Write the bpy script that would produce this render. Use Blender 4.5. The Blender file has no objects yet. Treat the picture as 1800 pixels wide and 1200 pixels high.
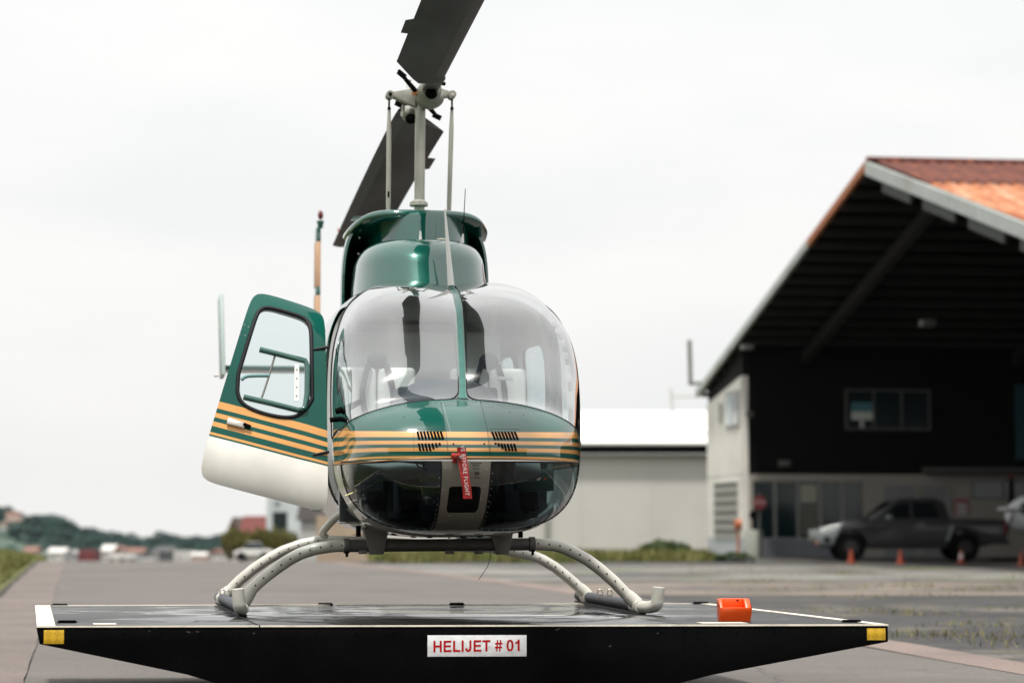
import bpy, math, random
import numpy as np
from mathutils import Vector, Matrix
from mathutils.bvhtree import BVHTree
R = math.radians
random.seed(4); rng = np.random.default_rng(7)
scene = bpy.context.scene

# ------------------------------------------------------------------ camera
F = 4250.0; HOR = 925.0; CH = 0.983
PITCH = math.atan((HOR - 600) / F)
cam_d = bpy.data.cameras.new('camera'); cam = bpy.data.objects.new('camera', cam_d)
scene.collection.objects.link(cam); scene.camera = cam
cam.location = (0, 0, CH); cam.rotation_euler = (R(90) + PITCH, 0, 0)
cam_d.sensor_width = 36; cam_d.lens = 36 * F / 1800; cam_d.clip_start = .1; cam_d.clip_end = 9000
cam_d.dof.use_dof = True; cam_d.dof.focus_distance = 13.2; cam_d.dof.aperture_fstop = 2.1

# ------------------------------------------------------------------ light
SUN_EL, SUN_AZ = 69.0, -17.0      # azimuth: where the sun stands, degrees from behind the camera towards its left
sdir = Vector((math.sin(R(SUN_AZ)) * math.cos(R(SUN_EL)), -math.cos(R(SUN_AZ)) * math.cos(R(SUN_EL)), math.sin(R(SUN_EL))))
sun_d = bpy.data.lights.new('sun', 'SUN'); sun = bpy.data.objects.new('sun', sun_d)
scene.collection.objects.link(sun); sun_d.energy = 4.0; sun_d.angle = R(5); sun_d.color = (1, .96, .9)
sun.rotation_euler = (-sdir).to_track_quat('-Z', 'Y').to_euler(); sun.location = (0, 0, 30)
W = bpy.data.worlds.new('World'); scene.world = W; W.use_nodes = True
wn = W.node_tree.nodes; wl = W.node_tree.links; wn.clear()
def N(t, nodes=wn, **k):
    n = nodes.new(t)
    for a, b in k.items(): setattr(n, a, b)
    return n
sky = N('ShaderNodeTexSky', sky_type='NISHITA', sun_disc=False, sun_elevation=R(SUN_EL), sun_rotation=math.atan2(sdir.x, sdir.y))
tcn = N('ShaderNodeTexCoord'); mp = N('ShaderNodeMapping'); mp.inputs['Scale'].default_value = (3, 3, 11)
no = N('ShaderNodeTexNoise'); no.inputs['Scale'].default_value = 1.3; no.inputs['Detail'].default_value = 5; no.inputs['Roughness'].default_value = .5
rp = N('ShaderNodeValToRGB'); rp.color_ramp.elements[0].position = .38; rp.color_ramp.elements[0].color = (.912, .920, .912, 1)
rp.color_ramp.elements[1].position = .62; rp.color_ramp.elements[1].color = (.99, .978, .958, 1)
sc_ = N('ShaderNodeVectorMath', operation='SCALE'); sc_.inputs['Scale'].default_value = .09
sp = N('ShaderNodeSeparateXYZ')
zr = N('ShaderNodeMapRange'); zr.inputs['From Min'].default_value = .02; zr.inputs['From Max'].default_value = 1.0; zr.inputs['To Min'].default_value = .98; zr.inputs['To Max'].default_value = 1.55
sc2 = N('ShaderNodeVectorMath', operation='SCALE')
mx = N('ShaderNodeMix', data_type='RGBA'); mx.inputs['Factor'].default_value = .93
bg = N('ShaderNodeBackground'); wo = N('ShaderNodeOutputWorld')
wl.new(tcn.outputs['Generated'], mp.inputs['Vector']); wl.new(mp.outputs['Vector'], no.inputs['Vector']); wl.new(no.outputs['Fac'], rp.inputs['Fac'])
wl.new(tcn.outputs['Generated'], sp.inputs['Vector']); wl.new(sp.outputs['Z'], zr.inputs['Value'])
wl.new(rp.outputs['Color'], sc2.inputs[0]); wl.new(zr.outputs['Result'], sc2.inputs['Scale'])
wl.new(sky.outputs['Color'], sc_.inputs[0])
wl.new(sc_.outputs[0], mx.inputs['A']); wl.new(sc2.outputs[0], mx.inputs['B']); wl.new(mx.outputs['Result'], bg.inputs['Color'])
bg.inputs['Strength'].default_value = 1.0; wl.new(bg.outputs[0], wo.inputs['Surface'])
vs = scene.view_settings; vs.view_transform = 'Standard'; vs.look = 'None'; vs.gamma = 1; vs.exposure = 0; vs.use_curve_mapping = False
scene.cycles.max_bounces = 12; scene.cycles.transparent_max_bounces = 24; scene.cycles.use_denoising = True
scene.cycles.caustics_reflective = False; scene.cycles.caustics_refractive = False

# ------------------------------------------------------------------ pixel helpers (photograph pixels, 1800 x 1200)
Fw = np.array([0, math.cos(PITCH), math.sin(PITCH)]); Up = np.array([0, -math.sin(PITCH), math.cos(PITCH)]); C0 = np.array([0, 0, CH])
def ray(px, py):
    return np.array([1, 0, 0]) * (px - 900) / F + Up * (600 - py) / F + Fw
def at(px, py, Y):
    d = ray(px, py); return C0 + d * (Y / d[1])
def onz(px, py, z=0.):
    d = ray(px, py); return C0 + d * ((z - CH) / d[2])

# ------------------------------------------------------------------ materials
def newmat(name):
    m = bpy.data.materials.new(name); m.use_nodes = True
    nt = m.node_tree; b = nt.nodes['Principled BSDF']
    return m, nt, b
def mat(name, col, rough=.6, metal=0., var=.0, vscale=5., bump=0., bscale=40., coat=0., coat_ior=1.5, rvar=0., spec=None, stretch=None, ior=None, grime=0., gscale=2.):
    m, nt, b = newmat(name)
    b.inputs['Base Color'].default_value = (*col, 1); b.inputs['Roughness'].default_value = rough; b.inputs['Metallic'].default_value = metal
    b.inputs['Coat Weight'].default_value = coat; b.inputs['Coat IOR'].default_value = coat_ior; b.inputs['Coat Roughness'].default_value = .03
    if spec is not None: b.inputs['Specular IOR Level'].default_value = spec
    if ior: b.inputs['IOR'].default_value = ior
    if var or bump or rvar or grime:
        tc = nt.nodes.new('ShaderNodeTexCoord'); mpn = nt.nodes.new('ShaderNodeMapping'); nt.links.new(tc.outputs['Object'], mpn.inputs['Vector'])
        if stretch: mpn.inputs['Scale'].default_value = stretch
        n1 = nt.nodes.new('ShaderNodeTexNoise'); n1.inputs['Scale'].default_value = vscale; n1.inputs['Detail'].default_value = 6; n1.inputs['Roughness'].default_value = .62
        nt.links.new(mpn.outputs[0], n1.inputs['Vector'])
        if var:
            mr = nt.nodes.new('ShaderNodeMapRange'); mr.inputs['From Min'].default_value = .3; mr.inputs['From Max'].default_value = .7
            mr.inputs['To Min'].default_value = 1 - var; mr.inputs['To Max'].default_value = 1 + var
            nt.links.new(n1.outputs['Fac'], mr.inputs['Value'])
            s = nt.nodes.new('ShaderNodeVectorMath'); s.operation = 'SCALE'; s.inputs[0].default_value = col
            nt.links.new(mr.outputs['Result'], s.inputs['Scale']); last = s.outputs[0]
            if grime:
                g = nt.nodes.new('ShaderNodeTexNoise'); g.inputs['Scale'].default_value = gscale; g.inputs['Detail'].default_value = 8; g.inputs['Roughness'].default_value = .7
                nt.links.new(tc.outputs['Object'], g.inputs['Vector'])
                gr = nt.nodes.new('ShaderNodeMapRange'); gr.inputs['From Min'].default_value = .5; gr.inputs['From Max'].default_value = .75; gr.inputs['To Max'].default_value = grime
                nt.links.new(g.outputs['Fac'], gr.inputs['Value'])
                mxg = nt.nodes.new('ShaderNodeMix'); mxg.data_type = 'RGBA'; mxg.inputs['B'].default_value = (.16, .12, .09, 1)
                nt.links.new(gr.outputs['Result'], mxg.inputs['Factor']); nt.links.new(last, mxg.inputs['A']); last = mxg.outputs['Result']
            nt.links.new(last, b.inputs['Base Color'])
        if rvar:
            mr2 = nt.nodes.new('ShaderNodeMapRange'); mr2.inputs['From Min'].default_value = .3; mr2.inputs['From Max'].default_value = .7
            mr2.inputs['To Min'].default_value = max(0, rough - rvar); mr2.inputs['To Max'].default_value = min(1, rough + rvar)
            nt.links.new(n1.outputs['Fac'], mr2.inputs['Value']); nt.links.new(mr2.outputs['Result'], b.inputs['Roughness'])
        if bump:
            n2 = nt.nodes.new('ShaderNodeTexNoise'); n2.inputs['Scale'].default_value = bscale; n2.inputs['Detail'].default_value = 4
            nt.links.new(mpn.outputs[0], n2.inputs['Vector'])
            bp = nt.nodes.new('ShaderNodeBump'); bp.inputs['Strength'].default_value = bump; bp.inputs['Distance'].default_value = .01
            nt.links.new(n2.outputs['Fac'], bp.inputs['Height']); nt.links.new(bp.outputs[0], b.inputs['Normal'])
    return m
def glassmat(name, tint, base=.06, k=2.0, rough=.0, ior=1.5, pwr=4.0):
    m = bpy.data.materials.new(name); m.use_nodes = True; nt = m.node_tree; nt.nodes.clear()
    tr = nt.nodes.new('ShaderNodeBsdfTransparent'); tr.inputs['Color'].default_value = (*tint, 1)
    gl = nt.nodes.new('ShaderNodeBsdfGlossy'); gl.inputs['Roughness'].default_value = rough
    fr = nt.nodes.new('ShaderNodeFresnel'); fr.inputs['IOR'].default_value = ior
    # the same value from either side of the sheet
    geo = nt.nodes.new('ShaderNodeNewGeometry'); dt = nt.nodes.new('ShaderNodeVectorMath'); dt.operation = 'DOT_PRODUCT'
    nt.links.new(geo.outputs['Incoming'], dt.inputs[0]); nt.links.new(geo.outputs['Normal'], dt.inputs[1])
    ab = nt.nodes.new('ShaderNodeMath'); ab.operation = 'ABSOLUTE'; nt.links.new(dt.outputs['Value'], ab.inputs[0])
    om = nt.nodes.new('ShaderNodeMath'); om.operation = 'SUBTRACT'; om.inputs[0].default_value = 1; nt.links.new(ab.outputs[0], om.inputs[1])
    pw = nt.nodes.new('ShaderNodeMath'); pw.operation = 'POWER'; pw.inputs[1].default_value = pwr; nt.links.new(om.outputs[0], pw.inputs[0])
    ma = nt.nodes.new('ShaderNodeMath'); ma.operation = 'MULTIPLY_ADD'; ma.inputs[1].default_value = k; ma.inputs[2].default_value = base; ma.use_clamp = True
    nt.links.new(pw.outputs[0], ma.inputs[0])
    nt.nodes.remove(fr)
    ms = nt.nodes.new('ShaderNodeMixShader'); out = nt.nodes.new('ShaderNodeOutputMaterial')
    nt.links.new(ma.outputs[0], ms.inputs[0]); nt.links.new(tr.outputs[0], ms.inputs[1]); nt.links.new(gl.outputs[0], ms.inputs[2]); nt.links.new(ms.outputs[0], out.inputs['Surface'])
    return m

GREEN = (.0004, .078, .058); ORANGE = (.72, .36, .115); CREAM = (.86, .85, .79)
def stripes_mat(nm='striped_gloss_paint', cior=1.9):
    m, nt, b = newmat(nm)
    b.inputs['Roughness'].default_value = .28; b.inputs['Coat Weight'].default_value = 1; b.inputs['Coat IOR'].default_value = cior; b.inputs['Specular IOR Level'].default_value = .1; b.inputs['Coat Roughness'].default_value = .02
    tc = nt.nodes.new('ShaderNodeTexCoord'); s = nt.nodes.new('ShaderNodeSeparateXYZ'); nt.links.new(tc.outputs['Object'], s.inputs[0])
    def M(op, a, b_, c=None):
        n = nt.nodes.new('ShaderNodeMath'); n.operation = op
        for i, v in enumerate((a, b_, c)):
            if v is None: continue
            if isinstance(v, (int, float)): n.inputs[i].default_value = v
            else: nt.links.new(v, n.inputs[i])
        return n.outputs[0]
    v = M('MAXIMUM', M('MINIMUM', s.outputs['Y'], 1.0), 0.)
    num = M('SUBTRACT', M('SUBTRACT', s.outputs['Z'], .93), M('MULTIPLY', v, .012))
    val = M('DIVIDE', num, M('MULTIPLY_ADD', v, .42, 1.0))
    fac = M('DIVIDE', M('ADD', val, .13), .26)
    r = nt.nodes.new('ShaderNodeValToRGB'); r.color_ramp.interpolation = 'CONSTANT'
    nt.links.new(fac, r.inputs['Fac'])
    zs = [(-.13, CREAM), (-.0765, GREEN), (-.070, ORANGE), (-.059, GREEN), (-.035, ORANGE), (-.016, GREEN), (.002, ORANGE), (.021, GREEN), (.039, ORANGE), (.069, GREEN)]
    els = r.color_ramp.elements
    els[0].position = 0; els[0].color = (*zs[0][1], 1); els[1].position = (zs[1][0] + .13) / .26; els[1].color = (*zs[1][1], 1)
    for z, c in zs[2:]:
        e = els.new((z + .13) / .26); e.color = (*c, 1)
    n1 = nt.nodes.new('ShaderNodeTexNoise'); n1.inputs['Scale'].default_value = 3; n1.inputs['Detail'].default_value = 6; nt.links.new(tc.outputs['Object'], n1.inputs['Vector'])
    mr = nt.nodes.new('ShaderNodeMapRange'); mr.inputs['From Min'].default_value = .35; mr.inputs['From Max'].default_value = .65; mr.inputs['To Min'].default_value = .9; mr.inputs['To Max'].default_value = 1.08
    nt.links.new(n1.outputs['Fac'], mr.inputs['Value'])
    sc = nt.nodes.new('ShaderNodeVectorMath'); sc.operation = 'SCALE'; nt.links.new(r.outputs['Color'], sc.inputs[0]); nt.links.new(mr.outputs['Result'], sc.inputs['Scale'])
    nt.links.new(sc.outputs[0], b.inputs['Base Color'])
    bp = nt.nodes.new('ShaderNodeBump'); bp.inputs['Strength'].default_value = .06; bp.inputs['Distance'].default_value = .004
    n3 = nt.nodes.new('ShaderNodeTexNoise'); n3.inputs['Scale'].default_value = 6; nt.links.new(tc.outputs['Object'], n3.inputs['Vector'])
    nt.links.new(n3.outputs['Fac'], bp.inputs['Height']); nt.links.new(bp.outputs[0], b.inputs['Normal']); nt.links.new(bp.outputs[0], b.inputs['Coat Normal'])
    return m
M_str = stripes_mat(); M_door = stripes_mat('striped_satin_paint', 1.36)
M_green = mat('green_gloss_paint', GREEN, .25, .15, var=.1, vscale=3, coat=1, coat_ior=1.95, spec=.1)
M_black = mat('black_steel', (.0026, .0026, .003), .6, var=.45, vscale=3, spec=.04, bump=.15, bscale=60)
M_blackm = mat('black_matte', (.002, .002, .002), .8, spec=.05)
M_rubber = mat('black_rubber', (.006, .006, .008), .55, spec=.3)
M_skid = mat('pale_grey_skid_paint', (.58, .57, .51), .38, var=.08, vscale=9, coat=.3, grime=.35, gscale=7)
M_greyp = mat('grey_skid_paint', (.17, .17, .16), .5, var=.15, vscale=12, grime=.4, gscale=9)
M_dkgrey = mat('dark_grey_paint', (.11, .11, .105), .5, var=.2, vscale=12)
M_grip = mat('grip_tape', (.09, .095, .11), .85, var=.3, vscale=60, bump=.4, bscale=200)
M_metal = mat('bare_metal', (.6, .57, .52), .3, .9, var=.1)
M_mast = mat('mast_grey_green', (.36, .36, .31), .4, .2, var=.1, vscale=8)
M_hub = mat('hub_grey', (.30, .30, .26), .45, .2, var=.2, vscale=20, grime=.5, gscale=14)
M_white = mat('white_plastic', (.78, .78, .75), .35)
M_blade = mat('blade_grey', (.020, .0175, .016), .5, var=.25, vscale=2.2, coat=.0, rvar=.08, spec=.22, stretch=(1, .3, 1))
M_bladee = mat('blade_edge', (.012, .009, .009), .5, .0, var=.3)
M_belly = mat('belly_paint', (.55, .50, .47), .35, var=.12, vscale=5, coat=.4, grime=.3)
M_post = mat('post_green', (.02, .16, .13), .3, var=.25, vscale=30, coat=.6)
M_chinp = mat('chin_panel_grey', (.20, .195, .165), .45, .1, var=.12, vscale=8, grime=.5, gscale=8)
M_seat = mat('seat_leather', (.74, .74, .70), .5, var=.07, vscale=6, bump=.15, bscale=80)
M_liner = mat('cabin_liner', (.60, .61, .60), .7, var=.08)
M_bulk = mat('cabin_bulkhead', (.72, .72, .70), .6, var=.06)
M_instr = mat('instrument_cowl', (.05, .06, .075), .6, var=.2, vscale=10)
M_floor = mat('cabin_floor', (.03, .035, .04), .7, var=.2)
M_belt = mat('belt_webbing', (.03, .035, .05), .8)
M_yel = mat('yellow_hose', (.80, .74, .36), .5, var=.1)
M_red = mat('red_fabric', (.33, .014, .012), .7, var=.12, vscale=30, bump=.3, bscale=60)
M_redg = mat('red_lens', (.13, .006, .006), .3, coat=.4)
M_textw = mat('white_print', (.6, .5, .49), .7)
M_textr = mat('red_print', (.52, .004, .006), .5)
M_textk = mat('black_print', (.02, .02, .02), .6)
M_sign = mat('white_reflective_sheet', (.70, .71, .72), .4, var=.07, vscale=40, bump=.5, bscale=26)
M_cream = mat('cream_edge_paint', (.80, .74, .62), .6, var=.15, vscale=6, grime=.5, gscale=5)
M_orange = mat('orange_plastic', (.90, .095, .008), .38, var=.06, coat=.25, ior=1.5)
M_wind = glassmat('windshield_acrylic', (.92, .98, 1.), .20, 1.3, .0, pwr=2.2)
def add_haze_lobe(m, fac, rough):
    nt = m.node_tree; out = [n for n in nt.nodes if n.type == 'OUTPUT_MATERIAL'][0]; src = out.inputs['Surface'].links[0].from_socket
    g = nt.nodes.new('ShaderNodeBsdfGlossy'); g.inputs['Roughness'].default_value = rough; x = nt.nodes.new('ShaderNodeMixShader'); x.inputs[0].default_value = fac
    nt.links.new(src, x.inputs[1]); nt.links.new(g.outputs[0], x.inputs[2]); nt.links.new(x.outputs[0], out.inputs['Surface'])
add_haze_lobe(M_wind, .045, .2)
M_side = glassmat('side_window_acrylic', (.80, .89, .90), .10, 1.2)
M_chin = glassmat('chin_acrylic', (.20, .27, .29), .045, .75)
M_light = glassmat('landing_light_glass', (.3, .3, .3), .05, .5)

# deck: wet black boards
def deck_mat():
    m, nt, b = newmat('wet_black_deck')
    tc = nt.nodes.new('ShaderNodeTexCoord'); mpn = nt.nodes.new('ShaderNodeMapping'); mpn.inputs['Scale'].default_value = (1.1, 2.6, 1)
    nt.links.new(tc.outputs['Object'], mpn.inputs[0])
    n = nt.nodes.new('ShaderNodeTexNoise'); n.inputs['Scale'].default_value = 1.6; n.inputs['Detail'].default_value = 9; n.inputs['Roughness'].default_value = .68; n.inputs['Distortion'].default_value = .6
    nt.links.new(mpn.outputs[0], n.inputs['Vector'])
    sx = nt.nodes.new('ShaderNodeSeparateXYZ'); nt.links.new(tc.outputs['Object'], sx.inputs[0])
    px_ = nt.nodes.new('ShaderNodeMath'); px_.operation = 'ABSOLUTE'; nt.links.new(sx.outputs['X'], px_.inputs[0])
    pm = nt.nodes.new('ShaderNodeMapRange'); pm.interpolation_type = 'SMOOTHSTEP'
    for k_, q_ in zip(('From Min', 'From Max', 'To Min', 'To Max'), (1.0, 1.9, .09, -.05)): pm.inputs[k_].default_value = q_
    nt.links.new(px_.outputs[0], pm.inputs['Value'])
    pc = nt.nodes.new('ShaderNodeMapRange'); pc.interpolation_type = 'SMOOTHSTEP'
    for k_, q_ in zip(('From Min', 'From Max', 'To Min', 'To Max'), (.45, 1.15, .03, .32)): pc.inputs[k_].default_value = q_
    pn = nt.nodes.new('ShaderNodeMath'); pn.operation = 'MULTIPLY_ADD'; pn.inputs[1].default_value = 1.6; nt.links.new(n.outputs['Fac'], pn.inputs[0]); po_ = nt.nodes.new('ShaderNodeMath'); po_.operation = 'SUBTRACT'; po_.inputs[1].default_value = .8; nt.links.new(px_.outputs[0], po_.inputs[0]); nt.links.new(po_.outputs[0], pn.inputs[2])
    nt.links.new(pn.outputs[0], pc.inputs['Value']); nt.links.new(pc.outputs['Result'], b.inputs['Specular IOR Level'])  # specular lowered mid-deck, standing in for the helicopter's shadow and dark reflection
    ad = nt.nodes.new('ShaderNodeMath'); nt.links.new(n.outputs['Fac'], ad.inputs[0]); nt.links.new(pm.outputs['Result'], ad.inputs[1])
    class _o: pass
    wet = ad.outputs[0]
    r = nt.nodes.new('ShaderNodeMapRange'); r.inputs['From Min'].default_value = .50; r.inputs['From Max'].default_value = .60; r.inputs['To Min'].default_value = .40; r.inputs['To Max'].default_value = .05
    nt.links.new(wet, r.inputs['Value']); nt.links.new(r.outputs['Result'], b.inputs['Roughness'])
    r2 = nt.nodes.new('ShaderNodeMapRange'); r2.inputs['From Min'].default_value = .3; r2.inputs['From Max'].default_value = .7; r2.inputs['To Min'].default_value = .016; r2.inputs['To Max'].default_value = .006
    nt.links.new(n.outputs['Fac'], r2.inputs['Value']); nt.links.new(r2.outputs['Result'], b.inputs['Base Color'])
    n2 = nt.nodes.new('ShaderNodeTexNoise'); n2.inputs['Scale'].default_value = 140; nt.links.new(tc.outputs['Object'], n2.inputs['Vector'])
    r3 = nt.nodes.new('ShaderNodeMapRange'); r3.inputs['From Min'].default_value = .50; r3.inputs['From Max'].default_value = .56; r3.inputs['To Min'].default_value = .35; r3.inputs['To Max'].default_value = .02
    nt.links.new(wet, r3.inputs['Value'])
    bp = nt.nodes.new('ShaderNodeBump'); bp.inputs['Distance'].default_value = .003; nt.links.new(r3.outputs['Result'], bp.inputs['Strength'])
    nt.links.new(n2.outputs['Fac'], bp.inputs['Height']); nt.links.new(bp.outputs[0], b.inputs['Normal'])
    return m
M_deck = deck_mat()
def plate_mat():
    m, nt, b = newmat('yellow_diamond_reflector')
    b.inputs['Roughness'].default_value = .4
    tc = nt.nodes.new('ShaderNodeTexCoord'); mpn = nt.nodes.new('ShaderNodeMapping'); mpn.inputs['Rotation'].default_value = (0, R(45), 0); nt.links.new(tc.outputs['Object'], mpn.inputs[0])
    ck = nt.nodes.new('ShaderNodeTexChecker'); ck.inputs['Scale'].default_value = 32; ck.inputs['Color1'].default_value = (.62, .38, .02, 1); ck.inputs['Color2'].default_value = (.50, .30, .015, 1)
    nt.links.new(mpn.outputs[0], ck.inputs['Vector']); nt.links.new(ck.outputs['Color'], b.inputs['Base Color'])
    bp = nt.nodes.new('ShaderNodeBump'); bp.inputs['Strength'].default_value = .6; bp.inputs['Distance'].default_value = .004; nt.links.new(ck.outputs['Fac'], bp.inputs['Height']); nt.links.new(bp.outputs[0], b.inputs['Normal'])
    return m
M_refl = plate_mat()

# ------------------------------------------------------------------ object helpers
COL = scene.collection
def tag(o, label=None, cat=None, group=None, kind=None):
    if label: o['label'] = label
    if cat: o['category'] = cat
    if group: o['group'] = group
    if kind: o['kind'] = kind
    return o
def empty(name, loc=(0, 0, 0), rz=0., **k):
    o = bpy.data.objects.new(name, None); COL.objects.link(o); o.location = loc; o.rotation_euler = (0, 0, rz); o.empty_display_size = .3
    return tag(o, **k)
def link(name, me, parent=None, **k):
    o = bpy.data.objects.new(name, me); COL.objects.link(o)
    if parent: o.parent = parent
    return tag(o, **k)
class MB:
    def __init__(s): s.v = []; s.f = []
    def add(s, vs_, fs):
        n = len(s.v); s.v += [tuple(map(float, p)) for p in vs_]; s.f += [tuple(n + i for i in f) for f in fs]; return s
    def box(s, x0, x1, y0, y1, z0, z1, M=None):
        p = [(x, y, z) for z in (z0, z1) for y in (y0, y1) for x in (x0, x1)]
        if M is not None: p = [tuple(M @ Vector(q)) for q in p]
        return s.add(p, [(0, 2, 3, 1), (4, 5, 7, 6), (0, 1, 5, 4), (2, 6, 7, 3), (0, 4, 6, 2), (1, 3, 7, 5)])
    def obox(s, c, ax, ay, az, hx, hy, hz):
        c, ax, ay, az = map(lambda q: np.array(q, float), (c, ax, ay, az))
        p = [c + ax * hx * i + ay * hy * j + az * hz * k for k in (-1, 1) for j in (-1, 1) for i in (-1, 1)]
        return s.add(p, [(0, 2, 3, 1), (4, 5, 7, 6), (0, 1, 5, 4), (2, 6, 7, 3), (0, 4, 6, 2), (1, 3, 7, 5)])
    def tube(s, pts, rad, n=12, smooth=True, caps=True, sub=6):
        P = [np.array(p, float) for p in pts]
        rads = list(rad) if hasattr(rad, '__len__') else [rad] * len(P)
        if smooth and len(P) > 2:
            Q = []; RR = []
            for i in range(len(P) - 1):
                p0 = P[max(i - 1, 0)]; p1 = P[i]; p2 = P[i + 1]; p3 = P[min(i + 2, len(P) - 1)]
                for k in range(sub):
                    t = k / sub
                    Q.append(.5 * ((2 * p1) + (-p0 + p2) * t + (2 * p0 - 5 * p1 + 4 * p2 - p3) * t * t + (-p0 + 3 * p1 - 3 * p2 + p3) * t ** 3)); RR.append(rads[i] * (1 - t) + rads[i + 1] * t)
            Q.append(P[-1]); RR.append(rads[-1]); P, rads = Q, RR
        prev = None; rings = []
        for i, p in enumerate(P):
            d = P[min(i + 1, len(P) - 1)] - P[max(i - 1, 0)]; d = d / (np.linalg.norm(d) + 1e-12)
            if prev is None:
                a = np.array([0, 0, 1.]) if abs(d[2]) < .9 else np.array([1., 0, 0])
                x = np.cross(d, a)
            else: x = prev - d * prev.dot(d)
            x /= np.linalg.norm(x); prev = x; y = np.cross(d, x)
            rings.append([p + (x * math.cos(2 * math.pi * k / n) + y * math.sin(2 * math.pi * k / n)) * rads[i] for k in range(n)])
        vs_ = [q for r_ in rings for q in r_]; fs = []
        for i in range(len(P) - 1):
            for k in range(n): fs.append((i * n + k, i * n + (k + 1) % n, (i + 1) * n + (k + 1) % n, (i + 1) * n + k))
        if caps: fs += [tuple(range(n))[::-1], tuple((len(P) - 1) * n + k for k in range(n))]
        return s.add(vs_, fs)
    def ball(s, c, r, seg=12, ring=8):
        if not hasattr(r, '__len__'): r = (r, r, r)
        vs_ = [(c[0], c[1], c[2] - r[2])]
        for i in range(1, ring):
            a = -math.pi / 2 + math.pi * i / ring
            for k in range(seg):
                t = 2 * math.pi * k / seg; vs_.append((c[0] + r[0] * math.cos(a) * math.cos(t), c[1] + r[1] * math.cos(a) * math.sin(t), c[2] + r[2] * math.sin(a)))
        vs_.append((c[0], c[1], c[2] + r[2])); L = len(vs_) - 1
        fs = [(0, 1 + (k + 1) % seg, 1 + k) for k in range(seg)]
        for i in range(ring - 2):
            for k in range(seg): fs.append((1 + i * seg + k, 1 + i * seg + (k + 1) % seg, 1 + (i + 1) * seg + (k + 1) % seg, 1 + (i + 1) * seg + k))
        fs += [(1 + (ring - 2) * seg + k, 1 + (ring - 2) * seg + (k + 1) % seg, L) for k in range(seg)]
        return s.add(vs_, fs)
    def prism(s, poly, e0, e1, axis=1):
        """poly: list of 2-d points in the plane across the axis; extruded from e0 to e1 along it"""
        def P(a, b, c): return {0: (c, a, b), 1: (a, c, b), 2: (a, b, c)}[axis]
        n = len(poly); vs_ = [P(a, b, e0) for a, b in poly] + [P(a, b, e1) for a, b in poly]
        return s.add(vs_, [tuple(range(n)), tuple(range(n, 2 * n))[::-1]] + [(i, n + i, n + (i + 1) % n, (i + 1) % n) for i in range(n)])
    def grid(s, P):
        a, b = len(P), len(P[0])
        return s.add([q for r_ in P for q in r_], [(i * b + j, i * b + j + 1, (i + 1) * b + j + 1, (i + 1) * b + j) for i in range(a - 1) for j in range(b - 1)])
    def mesh(s, name, mats, smooth=None, bevel=0, seg=2, recalc=True):
        me = bpy.data.meshes.new(name); me.from_pydata(s.v, [], s.f)
        for m_ in (mats if isinstance(mats, (list, tuple)) else [mats]): me.materials.append(m_)
        if recalc or bevel:
            import bmesh
            bm = bmesh.new(); bm.from_mesh(me)
            if recalc: bmesh.ops.recalc_face_normals(bm, faces=bm.faces)
            if bevel:
                es = [e for e in bm.edges if len(e.link_faces) == 2 and e.calc_face_angle(0) > .5]
                bmesh.ops.bevel(bm, geom=es, offset=bevel, segments=seg, profile=.5, affect='EDGES', clamp_overlap=True)
            bm.to_mesh(me); bm.free()
        if smooth is None and bevel: smooth = 35
        if smooth:
            me.polygons.foreach_set('use_smooth', [True] * len(me.polygons)); me.set_sharp_from_angle(angle=R(smooth))
        me.update(); return me
    def build(s, name, mats, parent=None, smooth=None, bevel=0, seg=2, recalc=True, **k):
        return link(name, s.mesh(name, mats, smooth, bevel, seg, recalc), parent, **k)
def text_mesh(name, body, size, m, parent, loc, rot, bold=0., extrude=.0006, align='CENTER', spacing=1.):
    cu = bpy.data.curves.new(name, 'FONT'); cu.body = body; cu.size = size; cu.align_x = align; cu.align_y = 'CENTER'; cu.extrude = extrude; cu.offset = bold; cu.resolution_u = 3; cu.space_character = spacing
    to = bpy.data.objects.new('tmp', cu); COL.objects.link(to)
    dg = bpy.context.evaluated_depsgraph_get(); me = bpy.data.meshes.new_from_object(to.evaluated_get(dg)); bpy.data.objects.remove(to)
    me.name = name; me.materials.clear(); me.materials.append(m)
    o = link(name, me, parent); o.location = loc; o.rotation_euler = rot; return o
def copy_tree(o, parent=None):
    c = o.copy(); COL.objects.link(c); c.parent = parent
    for ch in list(o.children): copy_tree(ch, c)
    return c
def pchip(xs, ys):
    xs = np.array(xs, float); ys = np.array(ys, float); h = np.diff(xs); d = np.diff(ys) / h; m = np.zeros(len(xs))
    for i in range(1, len(xs) - 1):
        if d[i - 1] * d[i] > 0: w1 = 2 * h[i] + h[i - 1]; w2 = h[i] + 2 * h[i - 1]; m[i] = (w1 + w2) / (w1 / d[i - 1] + w2 / d[i])
    m[0] = d[0]; m[-1] = d[-1]
    def f(x):
        i = int(min(max(np.searchsorted(xs, x) - 1, 0), len(h) - 1)); t = (x - xs[i]) / h[i]; t = min(max(t, 0), 1)
        return (1 + 2 * t) * (1 - t) ** 2 * ys[i] + t * (1 - t) ** 2 * h[i] * m[i] + t * t * (3 - 2 * t) * ys[i + 1] + t * t * (t - 1) * h[i] * m[i + 1]
    return f
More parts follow.
